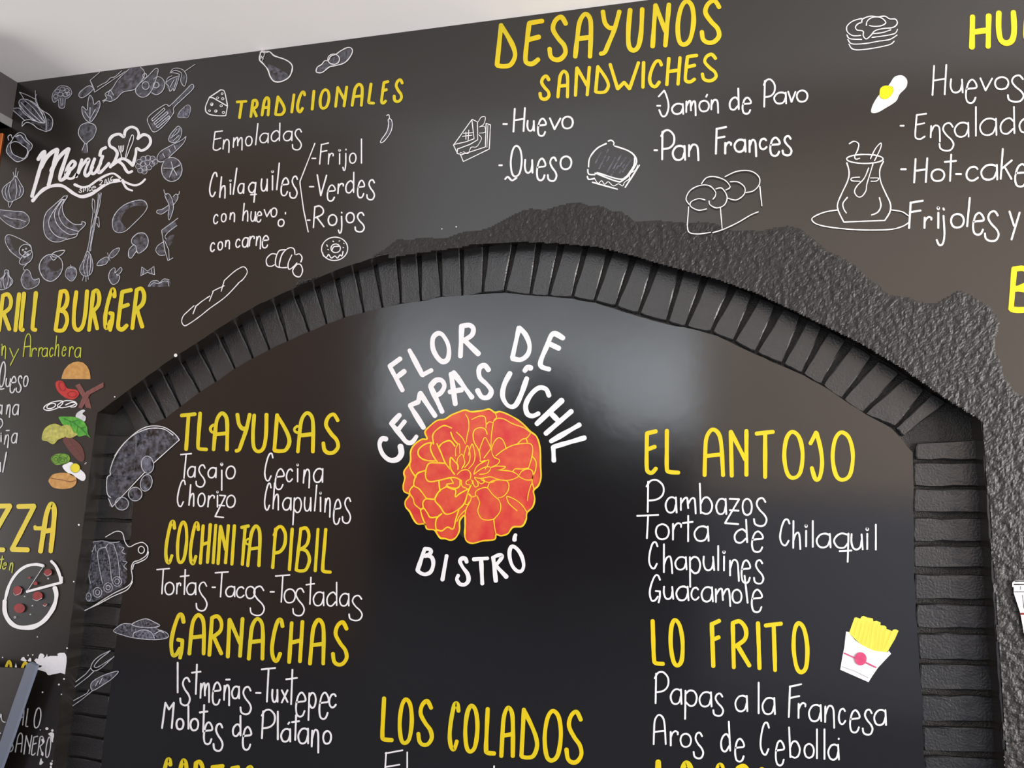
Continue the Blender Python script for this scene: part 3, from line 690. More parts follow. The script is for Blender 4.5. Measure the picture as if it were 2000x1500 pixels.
LT('X', 3.5, -.02, 'P 163 317 545 807; a 313 414 678 812; m 430 562 680 820; b 578 692 570 822; a 708 802 690 824; z 773 907 690 902; o 913 1002 690 830; s 998 1117 685 917', 'white menu line Pambazos under the EL ANTOJO heading')
LT('X', 3.5, -.02, 'T 90 274 812 1012; o 236 354 888 1020; r 368 452 880 1024; t 446 542 822 1037; a 538 664 905 1034; d 848 972 852 1047; e 986 1090 945 1120; C 1203 1302 852 1067; h 1306 1382 862 1097; i 1397 1438 895 1077; l 1478 1462 862 1080; a 1493 1617 962 1084; q 1628 1782 960 1197; u 1763 1867 965 1100; i 1873 1917 920 1097; l 1975 1950 890 1102', 'long white menu line Torta de Chilaquil')
LT('X', 3.5, -.03, 'C 178 272 1030 1247; h 293 382 1045 1287; a 388 492 1145 1257; p 498 602 1145 1392; u 608 707 1140 1262; l 740 722 1058 1262; i 750 802 1100 1264; n 813 902 1165 1347; e 903 992 1170 1362; s 998 1092 1170 1367', 'white menu line Chapulines between the Torta and Guacamole lines')
LT('Y', 3.5, -.03, 'G 103 212 -15 214; u 218 307 75 187; a 316 427 75 197; c 433 507 85 192; a 513 617 80 207; m 623 752 90 242; o 753 842 100 217; l 888 850 -10 217; e 903 1004 100 290', 'white menu line Guacamole above the LO FRITO heading')
LT('Y', 3.5, -.01, 'P 148 272 745 1002; a 273 372 878 1007; p 383 492 888 1124; a 498 607 900 1027; s 603 697 912 1100; a 778 887 928 1064; l 972 962 825 1080; a 990 1102 945 1087; F 1193 1310 838 1110; r 1270 1342 985 1117; a 1353 1464 1000 1142; n 1478 1567 1005 1194; c 1586 1652 1030 1164; e 1673 1764 1042 1230; s 1770 1864 1038 1247; a 1863 1970 1040 1172', 'white menu line Papas a la Francesa')
LT('Y', 3.5, -.03, 'A 133 250 1078 1322; r 270 347 1205 1332; o 348 447 1225 1342; s 446 542 1218 1432; d 660 757 1130 1377; e 773 864 1265 1457; C 968 1064 1140 1402; e 1090 1177 1280 1487; b 1196 1297 1175 1427; o 1316 1407 1305 1427; l 1430 1415 1190 1432; l 1488 1474 1190 1437; a 1503 1602 1310 1442; \' 1585 1600 1262 1282', 'white menu line Aros de Cebolla')

# ------------------------------------------------------------------ curved lettering round the flower
logo = empty('curved_lettering', P(925, 870, PLANE['p']), 'thick white lettering curving over the top of the orange marigold', 'lettering')
for s in ['l 345,650 245,462 328,402|l 298,550 360,500', 'l 398,335 500,530 572,492', 'z 612,208 582,245 582,320 612,385 655,425 695,410 708,355 700,290 672,235 645,208',
          'l 808,145 797,385|c 810,148 865,140 897,165 890,212 850,245 812,262|l 832,262 938,365', 'l 1255,160 1203,395|c 1257,160 1308,218 1337,300 1322,370 1268,410 1203,400',
          'c 1600,242 1520,208 1470,310 1425,420 1432,465 1492,485|l 1500,290 1568,322', 'c 218,1030 182,1030 165,1075 188,1145 240,1192 300,1190 335,1145 328,1085',
          'l 322,842 258,912|c 258,912 320,985 375,1052 418,1055 455,1008|l 310,958 362,892', 'l 510,942 402,768 468,740 482,672 600,850',
          'l 563,618 655,818|c 565,615 605,572 650,572 672,615 645,668 600,695', 'l 757,758 725,520|l 742,510 888,705|l 712,662 808,645',
          'c 1018,492 985,455 945,478 948,548 1005,605 1038,655 1015,702 965,702 930,648', 'c 1185,515 1138,610 1128,700 1168,768 1222,770 1268,690 1316,555', 
          'c 1298,498 1320,472 1348,475',
          'c 1490,692 1465,640 1410,630 1350,680 1308,760 1318,830 1360,850 1408,830', 'l 1590,728 1393,912|l 1665,812 1463,988|l 1497,822 1572,898', 'l 1728,918 1503,1048',
          'l 1768,1020 1522,1092 1527,1200']:
    ink = Ink(PLANE['p'])
    for st_ in s.split('|'):
        a = st_.split(); stroke_into(ink, 'T', a[0], parse(' '.join(a[1:])), 9.6)
    ink.obj('letter', MT['white'], logo)
logo2 = empty('curved_lettering', P(925, 1150, PLANE['p']), 'thick white word curving under the orange marigold', 'lettering')
for s in ['l 372,762 283,1025|c 372,762 430,768 450,795 420,835 372,850|c 392,838 458,868 477,945 450,1035 390,1072 330,1062 283,1025', 'l 640,845 588,1140',
          'c 885,925 868,885 828,880 803,915 835,985 895,1070 905,1150 860,1198 800,1190 765,1135 782,1085', 'l 968,890 1142,878|l 1060,890 1075,1190',
          'l 1208,865 1240,1155|c 1208,868 1262,842 1310,845 1302,885 1238,965|l 1232,958 1370,1105', 'z 1440,732 1410,780 1410,870 1442,970 1500,1032 1555,1030 1580,960 1555,850 1500,765',
          'c 1482,590 1470,620 1468,655']:
    ink = Ink(PLANE['p'])
    for st_ in s.split('|'):
        a = st_.split(); stroke_into(ink, 'V', a[0], parse(' '.join(a[1:])), 7.8)
    ink.obj('letter', MT['white'], logo2)

# ------------------------------------------------------------------ marigold
fl = empty('marigold_flower', P(915, 1060, PLANE['p']), 'large orange-red marigold painted with golden outlines at the panel centre', 'drawing')
OUTL = '940,150 1060,140 1160,120 1230,160 1300,150 1440,210 1560,290 1660,390 1740,460 1780,600 1785,800 1790,950 1760,1050 1700,1115 1715,1212 1690,1312 1620,1385 1610,1465 1560,1548 1450,1560 1385,1640 1300,1665 1245,1650 1222,1710 1080,1727 960,1757 885,1730 862,1660 865,1540 860,1420 800,1480 795,1600 750,1688 690,1717 620,1700 560,1690 510,1620 480,1592 400,1582 370,1522 290,1522 240,1472 190,1372 140,1312 135,1242 185,1165 120,1122 110,1050 130,960 120,880 195,765 200,640 240,560 330,490 400,482 375,400 420,340 520,260 620,240 700,190 800,150 870,130'
# the two halves of the bloom left and right of the bottom notch, as one silhouette
ink = Ink(PLANE['p'])
ink.fill([tpx('U', *p) for p in parse(OUTL)]); ink.obj('bloom', MT['petal'], fl)
PET = [('z', OUTL, 3.0)]
for s in ['c 1232,165 1248,220 1215,260 1200,340 1185,450 1180,590', 'c 1215,265 1260,232 1340,240 1430,290 1510,320 1590,350 1665,410', 'c 945,245 1040,205 1105,215 1120,290 1120,350',
          'c 1130,300 1160,275 1205,285', 'c 1135,425 1110,365 1050,345 985,370 962,430 975,520 1015,590 1040,650 1052,730', 'c 1035,640 1060,560 1105,465 1150,530 1182,600',
          'l 1182,600 1095,715', 'c 1185,610 1220,520 1270,470 1320,490 1355,560 1365,605', 'c 1190,600 1195,660 1225,710 1285,740 1262,790 1185,830',
          'c 1240,690 1330,620 1450,560 1580,538 1665,545 1690,600 1680,700 1640,835', 'c 1500,548 1560,490 1620,470 1665,410', 'l 1612,480 1625,525',
          'c 1690,700 1730,760 1725,860 1690,950 1680,1040', 'c 1185,832 1250,815 1355,822 1320,850 1240,868 1330,865 1450,885 1520,930', 
          'c 1445,880 1480,848 1560,850 1640,838', 'c 1520,935 1560,875 1640,850 1690,885 1680,975 1600,980 1510,935', 'c 980,950 1060,965 1170,945 1250,970 1350,990 1450,975 1520,940',
          'c 1085,975 1130,1010 1200,1010 1250,975', 'c 1670,1040 1640,1140 1625,1235', 'c 1680,1010 1700,1070 1705,1120', 'c 970,910 1000,830 1060,780 1150,740 1140,800 1110,850',
          'c 975,915 1030,870 1100,830 1165,825 1170,860 1120,905 1040,915', 'c 770,915 820,870 890,860 930,900 930,960 900,990', 
          'c 900,985 875,1010 890,1040 940,1040 955,1010 935,980', 'c 960,990 965,1030 990,1068 1025,1050 1010,1000 980,960', 'c 1020,1000 1060,1030 1100,1005 1060,980',
          'c 735,915 690,850 680,790 690,710 740,760 775,800 778,855', 'c 825,845 860,780 850,720 825,670 775,720 765,780', 'c 860,830 910,770 925,700 915,610 890,565 860,640 850,700',
          'c 910,845 965,780 985,700 975,610 950,545 920,620 905,680', 'c 750,690 750,600 790,540 800,600 800,660', 'c 740,570 690,510 640,510 580,540 540,590',
          'c 520,540 570,650 620,770 680,850', 'c 620,780 520,775 430,780 395,830 380,920 400,985 450,1005 560,985 690,955 760,960 820,995', 
          'c 530,770 470,680 440,590 460,530', 'c 515,750 430,750 350,730 295,680 300,610 380,545 450,530', 'c 480,545 470,440 520,370 610,320 700,350', 'c 690,400 720,480 770,540',
          'c 760,400 830,470 870,545', 'c 880,520 890,440 910,350 905,250 870,180', 'c 200,720 190,820 220,890 265,950', 'c 380,870 290,900 250,970 240,1050 300,1090 350,1150 400,1210 480,1220',
          'c 240,1050 195,1100 190,1150 230,1210 250,1280 320,1340', 'c 545,990 550,1060 560,1120', 'c 690,965 720,1020 700,1025 640,1040 680,1075 760,1085 800,1050 800,1000',
          'c 630,1060 690,1090 750,1110 745,1190 800,1150 890,1100', 'c 820,1000 830,1060 900,1095 905,1120', 'c 940,1040 900,1130 860,1260 800,1330 700,1390 620,1395 560,1310 500,1240 510,1180 560,1110 640,1065',
          'c 355,1320 350,1260 390,1215 480,1220', 'c 320,1350 360,1330 400,1380 440,1440 520,1435', 'c 320,1350 340,1430 380,1530', 'c 580,1395 520,1450 505,1530 520,1640',
          'c 520,1590 580,1605 650,1560 720,1580 750,1470 790,1340', 'c 765,1490 800,1420 870,1350', 'c 850,1265 890,1285 915,1250', 'c 910,1150 940,1190 920,1260 880,1330 862,1420',
          'c 895,1150 950,1190 1000,1175', 'c 990,1180 1000,1120 1080,1080 1140,1085 1200,1160 1270,1220', 'c 1010,1180 1040,1260 1020,1360 1060,1450 1140,1475 1220,1460',
          'c 1270,1215 1300,1290 1285,1380 1220,1460', 'c 1140,1075 1170,1010 1250,985 1370,995 1400,1060 1375,1140 1320,1190 1270,1200', 'c 1375,1180 1470,1220 1560,1290 1620,1380',
          'c 1370,1190 1400,1270 1500,1360', 'c 1215,1465 1225,1560 1245,1655', 'c 1045,740 1060,760 1110,745']:
    xs_ = [float(q.split(',')[0]) for q in s.split()[1:]]
    PET.append((s.split()[0], ' '.join(s.split()[1:]), 2.7 if sum(xs_) / len(xs_) < 760 else 1.9))
for k, s, wd in PET:
    draw_stroke(fl, 'petal_outline', 'U', k, s, wd, 'petline', 'p', 0.0006)
for s in ['862,1410 840,1440 800,1480 797,1560 790,1640 840,1690 868,1680 864,1540']:
    draw_stroke(fl, 'gap', 'U', 'fl', s, 1, 'black', 'p', 0.0004)

# ------------------------------------------------------------------ chalk drawings on the left wall
DR = drawing
kc = 'chalk food drawings round the Menú lettering'
def chalkd(name, tile, label, body, lines, wd=1.3, extra=None, plane='m', sm='smudge', grp=kc):
    parts = []
    if body: parts.append(('shading', sm, 1, body))
    parts.append(('outline', 'line', wd, lines))
    if extra: parts += extra
    return DR(name, tile, label, parts, plane, 'drawing', grp)
chalkd('corn_drawing', 'A', 'chalk ear of corn in its husk at the top left corner', 'f 185,1010 205,970 270,975 340,1010 390,1080 430,1160 435,1200 380,1195 290,1150 220,1090|f 440,1150 500,1180 510,1230 480,1270 450,1275 380,1230 300,1190 440,1210|f 120,1060 180,1065 230,1110 260,1160 200,1130',
       'z 185,1010 205,970 270,975 340,1010 390,1080 430,1160 435,1200 380,1195 290,1150 220,1090|c 110,1060 180,1055 205,1075|c 110,1065 160,1105 240,1175|c 345,885 350,960 390,1060 480,1120 515,1180 500,1260 450,1283|c 355,920 345,980 380,1050 430,1110 450,1180 450,1270|c 215,1235 225,1185 290,1168 380,1195 440,1200|c 215,1235 260,1195 320,1215 370,1255 450,1285|c 190,900 215,935 230,962|c 190,900 270,930 345,970|c 240,980 330,1060 430,1190|c 205,1000 300,1100 405,1195|c 290,985 360,1040 420,1120|c 195,1030 260,1110 350,1180')
chalkd('broccoli_drawing', 'A', 'small chalk broccoli floret beside the corn', 'f 515,915 545,870 590,840 650,845 690,870 700,920 670,955 640,970 625,1040 600,1055 578,1035 570,975 525,1000 510,960',
       'z 515,915 545,872 590,838 650,843 688,868 700,915 668,955 640,970 630,1045 600,1058 575,1040 570,975 530,1000 510,965|o 560,890 22,18|o 610,870 24,20|o 655,885 20,20|o 590,920 24,20|o 640,925 24,20|o 545,940 20,20|o 665,915 18,16|l 590,960 598,1030|l 615,960 610,1030', 0.9, sm='dense')
chalkd('rolling_pin_drawing', 'A', 'chalk rolling pin tucked under the ceiling edge', 'f 885,845 850,850 780,900 772,940 800,952 850,930 905,870', 'l 975,705 880,785 925,900 1220,700|l 890,800 925,880|z 885,840 850,845 785,895 770,935 798,955 850,930 908,872|c 950,850 1000,820 1040,800 1080,760 1120,750 1190,690')
chalkd('aubergine_drawing', 'A', 'large shaded chalk aubergine below the ceiling edge', 'f 1010,990 1040,960 1030,920 1090,870 1130,820 1180,760 1230,690 1300,662 1370,665 1405,700 1410,745 1350,850 1300,880 1200,910 1140,960 1080,985',
       'c 1000,985 1040,960 1028,915 1090,870 1150,780 1210,720 1260,675|c 1370,655 1405,690 1412,735 1380,790 1330,855 1300,878 1200,900 1140,960 1080,990 1030,980 1010,998|c 1040,925 1080,940 1095,970|c 1060,920 1075,880 1110,930', 1.4)
chalkd('avocado_drawing', 'A', 'two chalk avocado halves with round pits', 'f 1330,890 1370,810 1440,750 1500,695 1540,690 1520,780 1480,880 1430,940 1370,940|f 1500,780 1590,780 1600,830 1580,890 1520,920 1480,900',
       'z 1325,900 1335,850 1375,805 1440,750 1500,685 1530,668 1545,690 1520,785 1485,875 1430,940 1370,945|o 1422,835 34,38|c 1500,770 1550,750 1595,780 1608,830 1585,890 1530,925 1480,905|o 1525,830 28,28|o 1415,740 20,22', 1.5)
chalkd('herb_leaf_drawing', 'A', 'chalk parsley leaf right of the avocado', 'f 1750,740 1680,770 1625,810 1650,880 1700,880 1740,790|f 1780,730 1820,760 1800,840 1765,790', 'c 1905,628 1850,665 1800,700|c 1660,715 1690,672 1750,668 1800,695 1825,760 1800,842 1765,790 1775,720 1740,695 1700,690 1660,715|c 1665,712 1720,715 1755,735 1680,765 1620,808 1645,840 1660,892 1690,865 1702,885 1735,800 1752,740|c 1620,800 1640,760 1680,740|l 1700,780 1660,850|l 1730,760 1700,860')
chalkd('radish_drawing', 'A', 'chalk radish with leaves hanging upside down above the Menú lettering', 'f 870,1203 920,1222 938,1270 910,1340 860,1385 845,1400 830,1395 790,1350 768,1300 785,1230 830,1207|fl 828,1398 848,1398 862,1495 790,1495|f 870,1195 830,1160 805,1100 805,1040 850,1070 860,1000 875,935 905,960 920,1020 970,985 975,1040 940,1120 900,1180',
       'z 870,1200 920,1218 940,1265 912,1340 862,1385 845,1405 828,1398 788,1350 765,1300 782,1235 825,1205|l 828,1400 800,1470|l 848,1400 855,1480|c 870,1195 830,1160 803,1100 805,1040 850,1075 858,1000 875,932 905,960 920,1020 968,985 975,1040 940,1120 900,1180 870,1195|l 878,1180 880,1050|l 880,1160 930,1070|l 870,1150 830,1090')
chalkd('spatula_drawing', 'A', 'slotted chalk spatula pointing down left', 'fl 1665,1030 1870,830 1885,860 1695,1050|fl 1470,1200 1660,1060 1680,1110 1560,1250 1500,1275', 'z 1440,1160 1500,1095 1610,1022 1640,1028 1662,1030 1790,905 1870,825 1888,862 1790,960 1698,1050 1695,1100 1640,1180 1560,1262 1500,1288 1462,1235|lz 1480,1165 1600,1055 1612,1072 1490,1182|lz 1502,1200 1630,1090 1642,1107 1515,1217|lz 1525,1235 1650,1130 1660,1145 1542,1247', 1.4)
chalkd('almond_drawing', 'A', 'small grey almond right of the spatula', 'f 1735,1140 1760,1080 1830,1025 1860,1060 1850,1120 1790,1150|f 1735,1140 1760,1080 1830,1025 1860,1060 1850,1120 1790,1150', 'z 1735,1140 1758,1085 1830,1025 1862,1060 1835,1145 1785,1148', 0.8, sm='dense')
chalkd('walnut_drawing', 'A', 'oval chalk nut below the almond', 'f 1650,1370 1660,1320 1740,1235 1775,1270 1765,1330 1700,1390', 'z 1648,1372 1660,1320 1700,1270 1742,1232 1775,1268 1768,1325 1740,1370 1695,1393|c 1665,1350 1740,1290 1750,1250|c 1690,1375 1750,1320|l 1680,1330 1730,1260', 1.2)
chalkd('bell_pepper_drawing', 'B', 'chalk bell pepper at the left edge', 'f 65,230 75,150 130,130 110,200 150,270 230,300 170,330 110,290|f 150,80 200,60 260,110 300,170 285,220 240,160 190,150', 'z 65,235 72,180 110,130 140,80 190,45 240,65 262,110 312,160 305,205 280,230 260,285 175,330 110,290|z 100,165 135,135 180,140 220,170 262,200 270,240 235,295 175,280 120,245|c 85,120 78,85 105,65 118,95 130,100|c 150,85 200,70 240,120 290,160')
chalkd('onion_drawing', 'B', 'round chalk onion with vertical skin lines', 'f 145,478 120,510 40,570 22,620 48,690 90,718 150,700 208,670 228,600 198,540 160,482', 'z 140,475 118,512 45,568 20,620 45,690 95,722 150,702 210,665 232,600 200,540 165,480|l 150,475 158,390|l 140,478 130,432|l 163,480 178,425|c 105,530 85,600 100,690|c 150,500 165,600 150,690|c 185,560 200,610 185,660|c 70,560 50,620 70,690|c 80,720 92,775 125,715', 1.2)
chalkd('carrot_drawing', 'B', 'pointed chalk carrot above the tomato slice', 'f 1815,90 1790,150 1700,240 1600,320 1550,330 1535,290 1570,230 1680,170 1790,110', 'c 1820,78 1790,150 1700,240 1610,318 1555,330 1533,292 1570,228 1680,165 1770,120 1820,78|l 1590,250 1610,290|l 1650,210 1665,240|l 1700,170 1715,205', 1.2)
chalkd('berry_drawing', 'B', 'chalk bunch of small grapes beside the chef hat', 'f 1330,370 1360,300 1440,272 1520,285 1535,340 1490,390 1430,430 1365,440', '|'.join(f'o {x},{y} 26,24' for x, y in [(1360, 330), (1400, 300), (1445, 292), (1490, 298), (1515, 330), (1350, 375), (1395, 350), (1440, 340), (1485, 350), (1370, 415), (1410, 395), (1455, 385), (1410, 425)]), 0.8, sm='dense')
chalkd('tomato_slice_drawing', 'B', 'round chalk tomato slice with a star inside', 'fo 1678,405 97,112', 'o 1678,405 100,117|l 1672,330 1690,395 1755,362|l 1690,395 1655,478|l 1690,395 1728,462|l 1690,392 1598,392', 1.4)
chalkd('chillies_drawing', 'B', 'pair of crossed chalk chillies', 'f 1615,650 1650,645 1680,700 1690,790 1655,890 1640,850 1650,760 1620,690|f 1735,660 1730,700 1680,760 1600,830 1550,838 1532,825 1560,800 1640,760 1690,680', 'z 1612,652 1650,645 1682,700 1692,790 1655,897 1642,850 1652,760 1622,690|c 1690,672 1720,645 1738,665 1728,705 1690,755|c 1645,755 1590,790 1555,800 1535,805 1532,828 1580,840 1640,800|c 1600,603 1608,635 1628,650|c 1752,618 1748,645 1725,652', 1.2)
chalkd('banana_drawing', 'B', 'chalk bunch of bananas under the Menú swoosh', 'f 600,695 520,765 450,835 428,930 442,1040 500,1098 580,1108 650,1080 760,1010 825,940 800,938 720,940 630,860 600,760',
       'c 600,690 520,760 450,830 425,930 440,1040 500,1102 580,1112 650,1085|c 605,700 530,800 478,900 490,985 560,1060 650,1078|c 612,700 540,810 540,900 590,980 680,1040 762,1030|c 625,700 575,820 590,900 650,970 765,1010|c 660,670 610,760 632,860 715,935 795,940 800,915 832,925 825,955 765,1015 740,1062 650,1088|lz 595,695 625,665 660,662 640,702', 1.4)
chalkd('spring_onion_drawing', 'B', 'tall chalk spring onion with long stalks and roots', 'f 860,1210 820,1290 780,1370 800,1430 850,1445 895,1410 905,1330 880,1240|f 960,640 945,760 915,900 890,1000 870,1120 850,1210 885,1205 900,1100 925,980 945,870 972,760 990,640',
       'c 960,640 950,760 918,900 890,1000 868,1120 848,1210|c 990,635 972,760 942,870 922,980 898,1100 885,1200|c 903,690 900,760 908,820 890,950 875,1080|c 905,690 925,720 925,830|c 945,870 965,880 968,970 945,930|c 975,650 950,800 905,1010 875,1200|z 850,1208 815,1290 778,1372 800,1430 850,1447 895,1412 907,1330 885,1240|c 850,1230 815,1340 830,1430|c 870,1230 850,1340 855,1440|c 880,1250 885,1340 870,1430|l 820,1440 805,1490|l 840,1445 840,1500|l 860,1440 862,1480', 1.1, sm='dense')
chalkd('potato_drawing', 'B', 'large oval chalk potato', 'f 1435,760 1400,712 1330,712 1220,752 1142,820 1102,900 1110,990 1160,1018 1230,980 1180,900 1240,800 1330,760', 'z 1438,765 1405,710 1330,708 1220,748 1140,818 1100,900 1108,990 1160,1022 1230,1002 1320,920 1405,832', 1.3)
chalkd('cucumber_drawing', 'B', 'chalk cucumber at the left edge below the onion', 'f 0,795 60,812 130,808 220,822 275,860 280,920 240,960 160,978 60,930 0,870', 'z -30,800 60,805 135,812 220,818 275,860 285,915 245,962 170,982 60,930 -30,840|c 35,852 110,885 170,890 255,915', 1.2)
chalkd('cut_sausage_drawing', 'B', 'cylindrical chalk vegetable with one slice cut off', 'f 190,1290 240,1230 300,1200 320,1240 300,1300 230,1335 195,1320|f 55,1065 90,1045 120,1150 190,1230 190,1270 110,1205', 'c 195,1275 110,1210 60,1130 52,1070 90,1042 190,1080 290,1140 308,1180|o 248,1195 62,58 -30|z 190,1300 235,1235 300,1195 320,1240 295,1300 235,1335 200,1328|o 225,1190 8,6|o 255,1180 8,6|o 245,1210 8,6|o 270,1235 8,6|o 240,1260 8,6')
chalkd('orange_drawing', 'B', 'big round chalk orange with a leaf', 'f 385,1370 410,1290 470,1240 545,1250 500,1290 470,1350 540,1400 600,1370 570,1450 500,1492 430,1468', 'z 383,1370 405,1290 465,1240 540,1240 600,1290 610,1370 570,1450 500,1497 425,1465|z 505,1240 545,1208 632,1195 595,1240 540,1262|c 490,1250 520,1290 550,1270', 1.5)
chalkd('strawberry_drawing', 'B', 'small chalk strawberry beside the orange', 'f 642,1420 660,1372 700,1350 740,1380 743,1440 700,1492 652,1460|f 642,1420 660,1372 700,1350 740,1380 743,1440 700,1492 652,1460', 'z 638,1420 658,1368 700,1352 742,1380 745,1440 702,1495 650,1462|l 695,1352 690,1335|c 665,1375 700,1362 735,1382', 1.0)
chalkd('mushroom_drawing', 'B', 'chalk mushroom with a bent stem under the potato', 'f 1290,1130 1290,1080 1350,1030 1410,1030 1445,1090 1430,1170 1360,1218 1330,1200 1320,1150|f 1310,1140 1262,1190 1257,1250 1280,1268 1320,1220 1335,1200', 'z 1290,1128 1290,1080 1345,1030 1412,1030 1447,1090 1432,1165 1362,1222 1335,1202 1325,1152|c 1305,1142 1262,1185 1255,1250 1282,1270 1320,1218 1338,1200', 1.4)
chalkd('toast_drawing', 'B', 'chalk folded slice of bread below the chillies', 'f 1690,910 1580,1000 1600,1060 1720,960|f 1620,1080 1700,1040 1690,1100 1650,1150|f 1530,1180 1600,1120 1612,1235 1560,1235', 'l 1738,880 1660,940 1578,998 1592,1085 1612,1200 1640,1297 1688,1268|c 1728,952 1650,1010 1612,1060 1625,1085|c 1600,1110 1540,1150 1523,1200 1560,1242 1612,1240|l 1608,1100 1648,1190 1652,1288', 1.2)
chalkd('basil_drawing', 'B', 'two small chalk basil leaves', 'f 1165,1175 1110,1190 1072,1240 1090,1268 1140,1230|f 952,1340 980,1292 1040,1262 1058,1280 1030,1328', 'z 1167,1173 1110,1190 1070,1240 1088,1270 1142,1230|z 948,1342 978,1290 1040,1260 1060,1282 1030,1330|l 1050,1220 1075,1300', 1.0)
chalkd('garlic_drawing', 'E', 'chalk garlic bulb at the left edge', 'f 50,140 85,145 90,190 125,240 100,290 40,322 2,320 2,240 40,190', 'z 48,138 85,145 90,190 125,240 102,290 42,325 -5,320 -8,240 38,190|c 60,160 30,230 45,315|c 75,160 80,240 60,310|c 85,190 110,240 95,290|c 50,190 10,240 12,310', 1.1)
chalkd('crooked_pepper_drawing', 'E', 'curved chalk chilli pepper below the cut vegetable', 'f 265,137 290,150 310,210 378,228 368,280 300,318 240,308 208,240 222,180', 'c 250,140 265,133 292,155 312,212 340,235 382,222 372,280 300,320 240,312 206,240 222,180 250,140|c 265,135 232,135 235,105 260,85', 1.1)
chalkd('mushroom_slice_drawing', 'E', 'small chalk sliced mushroom above the yellow heading', 'f 1100,122 1070,160 1067,220 1100,272 1150,250 1163,190 1130,170|fl 1125,172 1170,118 1188,135 1150,183', 'z 1105,118 1070,158 1063,220 1100,277 1150,255 1168,200 1140,175 1150,190 1190,140 1175,113 1125,165 1125,125', 1.2)
chalkd('bow_pasta_drawing', 'E', 'small chalk bow-tie pasta', 'fl 1385,108 1440,145 1503,103 1508,182 1440,160 1376,192', 'lz 1385,107 1440,147 1504,102 1510,184 1440,160 1374,194|l 1400,130 1395,180|l 1480,130 1485,170', 1.0)
chalkd('shell_pasta_drawing', 'E', 'chalk shell pasta cut off flat at the bottom', 'f 1450,298 1480,250 1540,240 1560,250 1600,225 1650,235 1652,290', 'c 1448,298 1480,248 1535,240 1560,258 1600,225 1652,232|c 1460,298 1500,262 1550,270 1600,245 1640,250|l 1640,240 1650,295', 1.1)

# Menú lettering and chef hat
menu = empty('menu_title_lettering', P(180, 390, PLANE['m']), 'thick white script word Menú with a swoosh and since 2016 beneath', 'lettering')
for s in ['c 372,308 395,270 420,240 440,232|l 436,240 312,668|c 400,385 450,295 510,235 560,210|l 562,212 474,562|c 500,420 560,310 620,240 670,202|c 672,203 620,360 585,470 592,510 640,480 690,395',
          'c 640,440 690,410 735,350 705,325 660,385 640,450 665,490 710,490 750,450', 'l 800,308 745,478|c 765,440 800,370 850,310 868,318 830,420 835,462 865,455 905,380',
          'c 925,300 890,400 900,445 935,430 985,340|l 1002,275 960,400|c 960,395 960,430 990,425 1065,345']:
    ink = Ink(PLANE['m'])
    for st_ in s.split('|'):
        a = st_.split(); stroke_into(ink, 'B', a[0], parse(' '.join(a[1:])), 7.4 if s.startswith('c 372') else 5.6)
    ink.obj('letter', MT['white'], menu)
for k, s, wd, nm in [('c', '975,268 990,215 1035,190', 6.5, 'accent'), ('c', '318,712 420,605 530,562 620,570 720,640 800,670 900,640 1010,565 1100,520 1200,512', 6.2, 'swoosh'), ('c', '1190,512 1260,545 1320,560 1375,540 1418,500', 4, 'swoosh'),
                 ('c', '728,552 800,578 870,565 950,510 1040,460 1110,445 1170,485', 4.6, 'swoosh'), ('c', '1170,485 1205,540 1240,590 1292,612', 4, 'swoosh')]:
    draw_stroke(menu, nm, 'B', k, s, wd, 'white', 'm')
for tok in 's 766 806 588 632;i 806 824 575 628;n 826 862 575 625;c 862 895 572 618;e 892 940 565 612;2 965 1008 505 562;O 1018 1045 498 548;1 1052 1064 485 540;6 1068 1108 470 530'.split(';'):
    a = tok.split(); p0 = tpx('B', float(a[1]), float(a[3])); p1 = tpx('B', float(a[2]), float(a[4]))
    ink = Ink(PLANE['m']); letter_ink(ink, a[0], p0[0], p1[0], p0[1], p1[1], 1.5, .1); ink.obj('letter', MT['white'], menu)
DR('chef_hat_drawing', 'B', 'thick white outline of a chef hat holding a fork and knife', [
    ('hat_outline', 'white', 5.6, 'c 1075,382 1120,320 1145,250 1120,205 1075,175 1068,120 1105,75 1165,60 1210,85 1225,25 1280,-10 1335,10 1355,60 1345,105|c 1345,105 1400,65 1455,85 1470,140 1435,195 1380,220 1335,200 1325,260 1305,340 1295,368|c 1297,365 1245,318 1190,300 1135,335 1105,358|c 1085,372 1150,330 1200,360 1230,410 1255,435 1290,422'),
    ('fork', 'white', 1.5, 'l 1160,175 1165,220 1178,235 1185,290|l 1178,175 1180,225|l 1192,172 1192,225|l 1208,170 1205,215 1190,235|l 1178,235 1190,292'),
    ('knife', 'white', 1.5, 'c 1225,290 1240,210 1270,110 1290,68 1305,85 1295,140 1265,210 1235,290')], 'm')

# ------------------------------------------------------------------ other line drawings
DR('aubergine_outline_drawing', 'C', 'white outlined aubergine with shaded inside above TRADICIONALES', [('shading', 'smudge', 1, 'f 860,380 930,400 1040,460 1060,500 1000,540 930,540 890,490'),
   ('outline', 'white', 2.4, 'z 785,335 790,285 805,258 880,255 930,295 1030,330 1090,370 1105,420 1075,500 1000,545 930,545 890,500 865,430 820,372'), ('leaves', 'white', 1.0, 'c 788,260 830,240 830,285 850,255 812,320 805,295 790,330|c 800,232 815,262 870,262|c 810,340 822,320 800,300')])
DR('fried_egg_drawing', 'C', 'long oval chalk fried egg with grey yolk at the top', [('shading', 'dense', 1, 'f 1340,440 1370,395 1440,350 1550,280 1620,230 1670,218 1692,250 1660,315 1600,368 1520,388 1470,402 1400,452 1350,458'),
   ('outline', 'white', 2.0, 'z 1337,445 1350,405 1390,380 1420,345 1455,340 1480,300 1530,280 1580,245 1640,215 1680,220 1692,255 1660,318 1605,368 1520,392 1465,405 1400,455 1355,460'), ('yolk', 'white', 1.7, 'o 1508,328 57,50')])
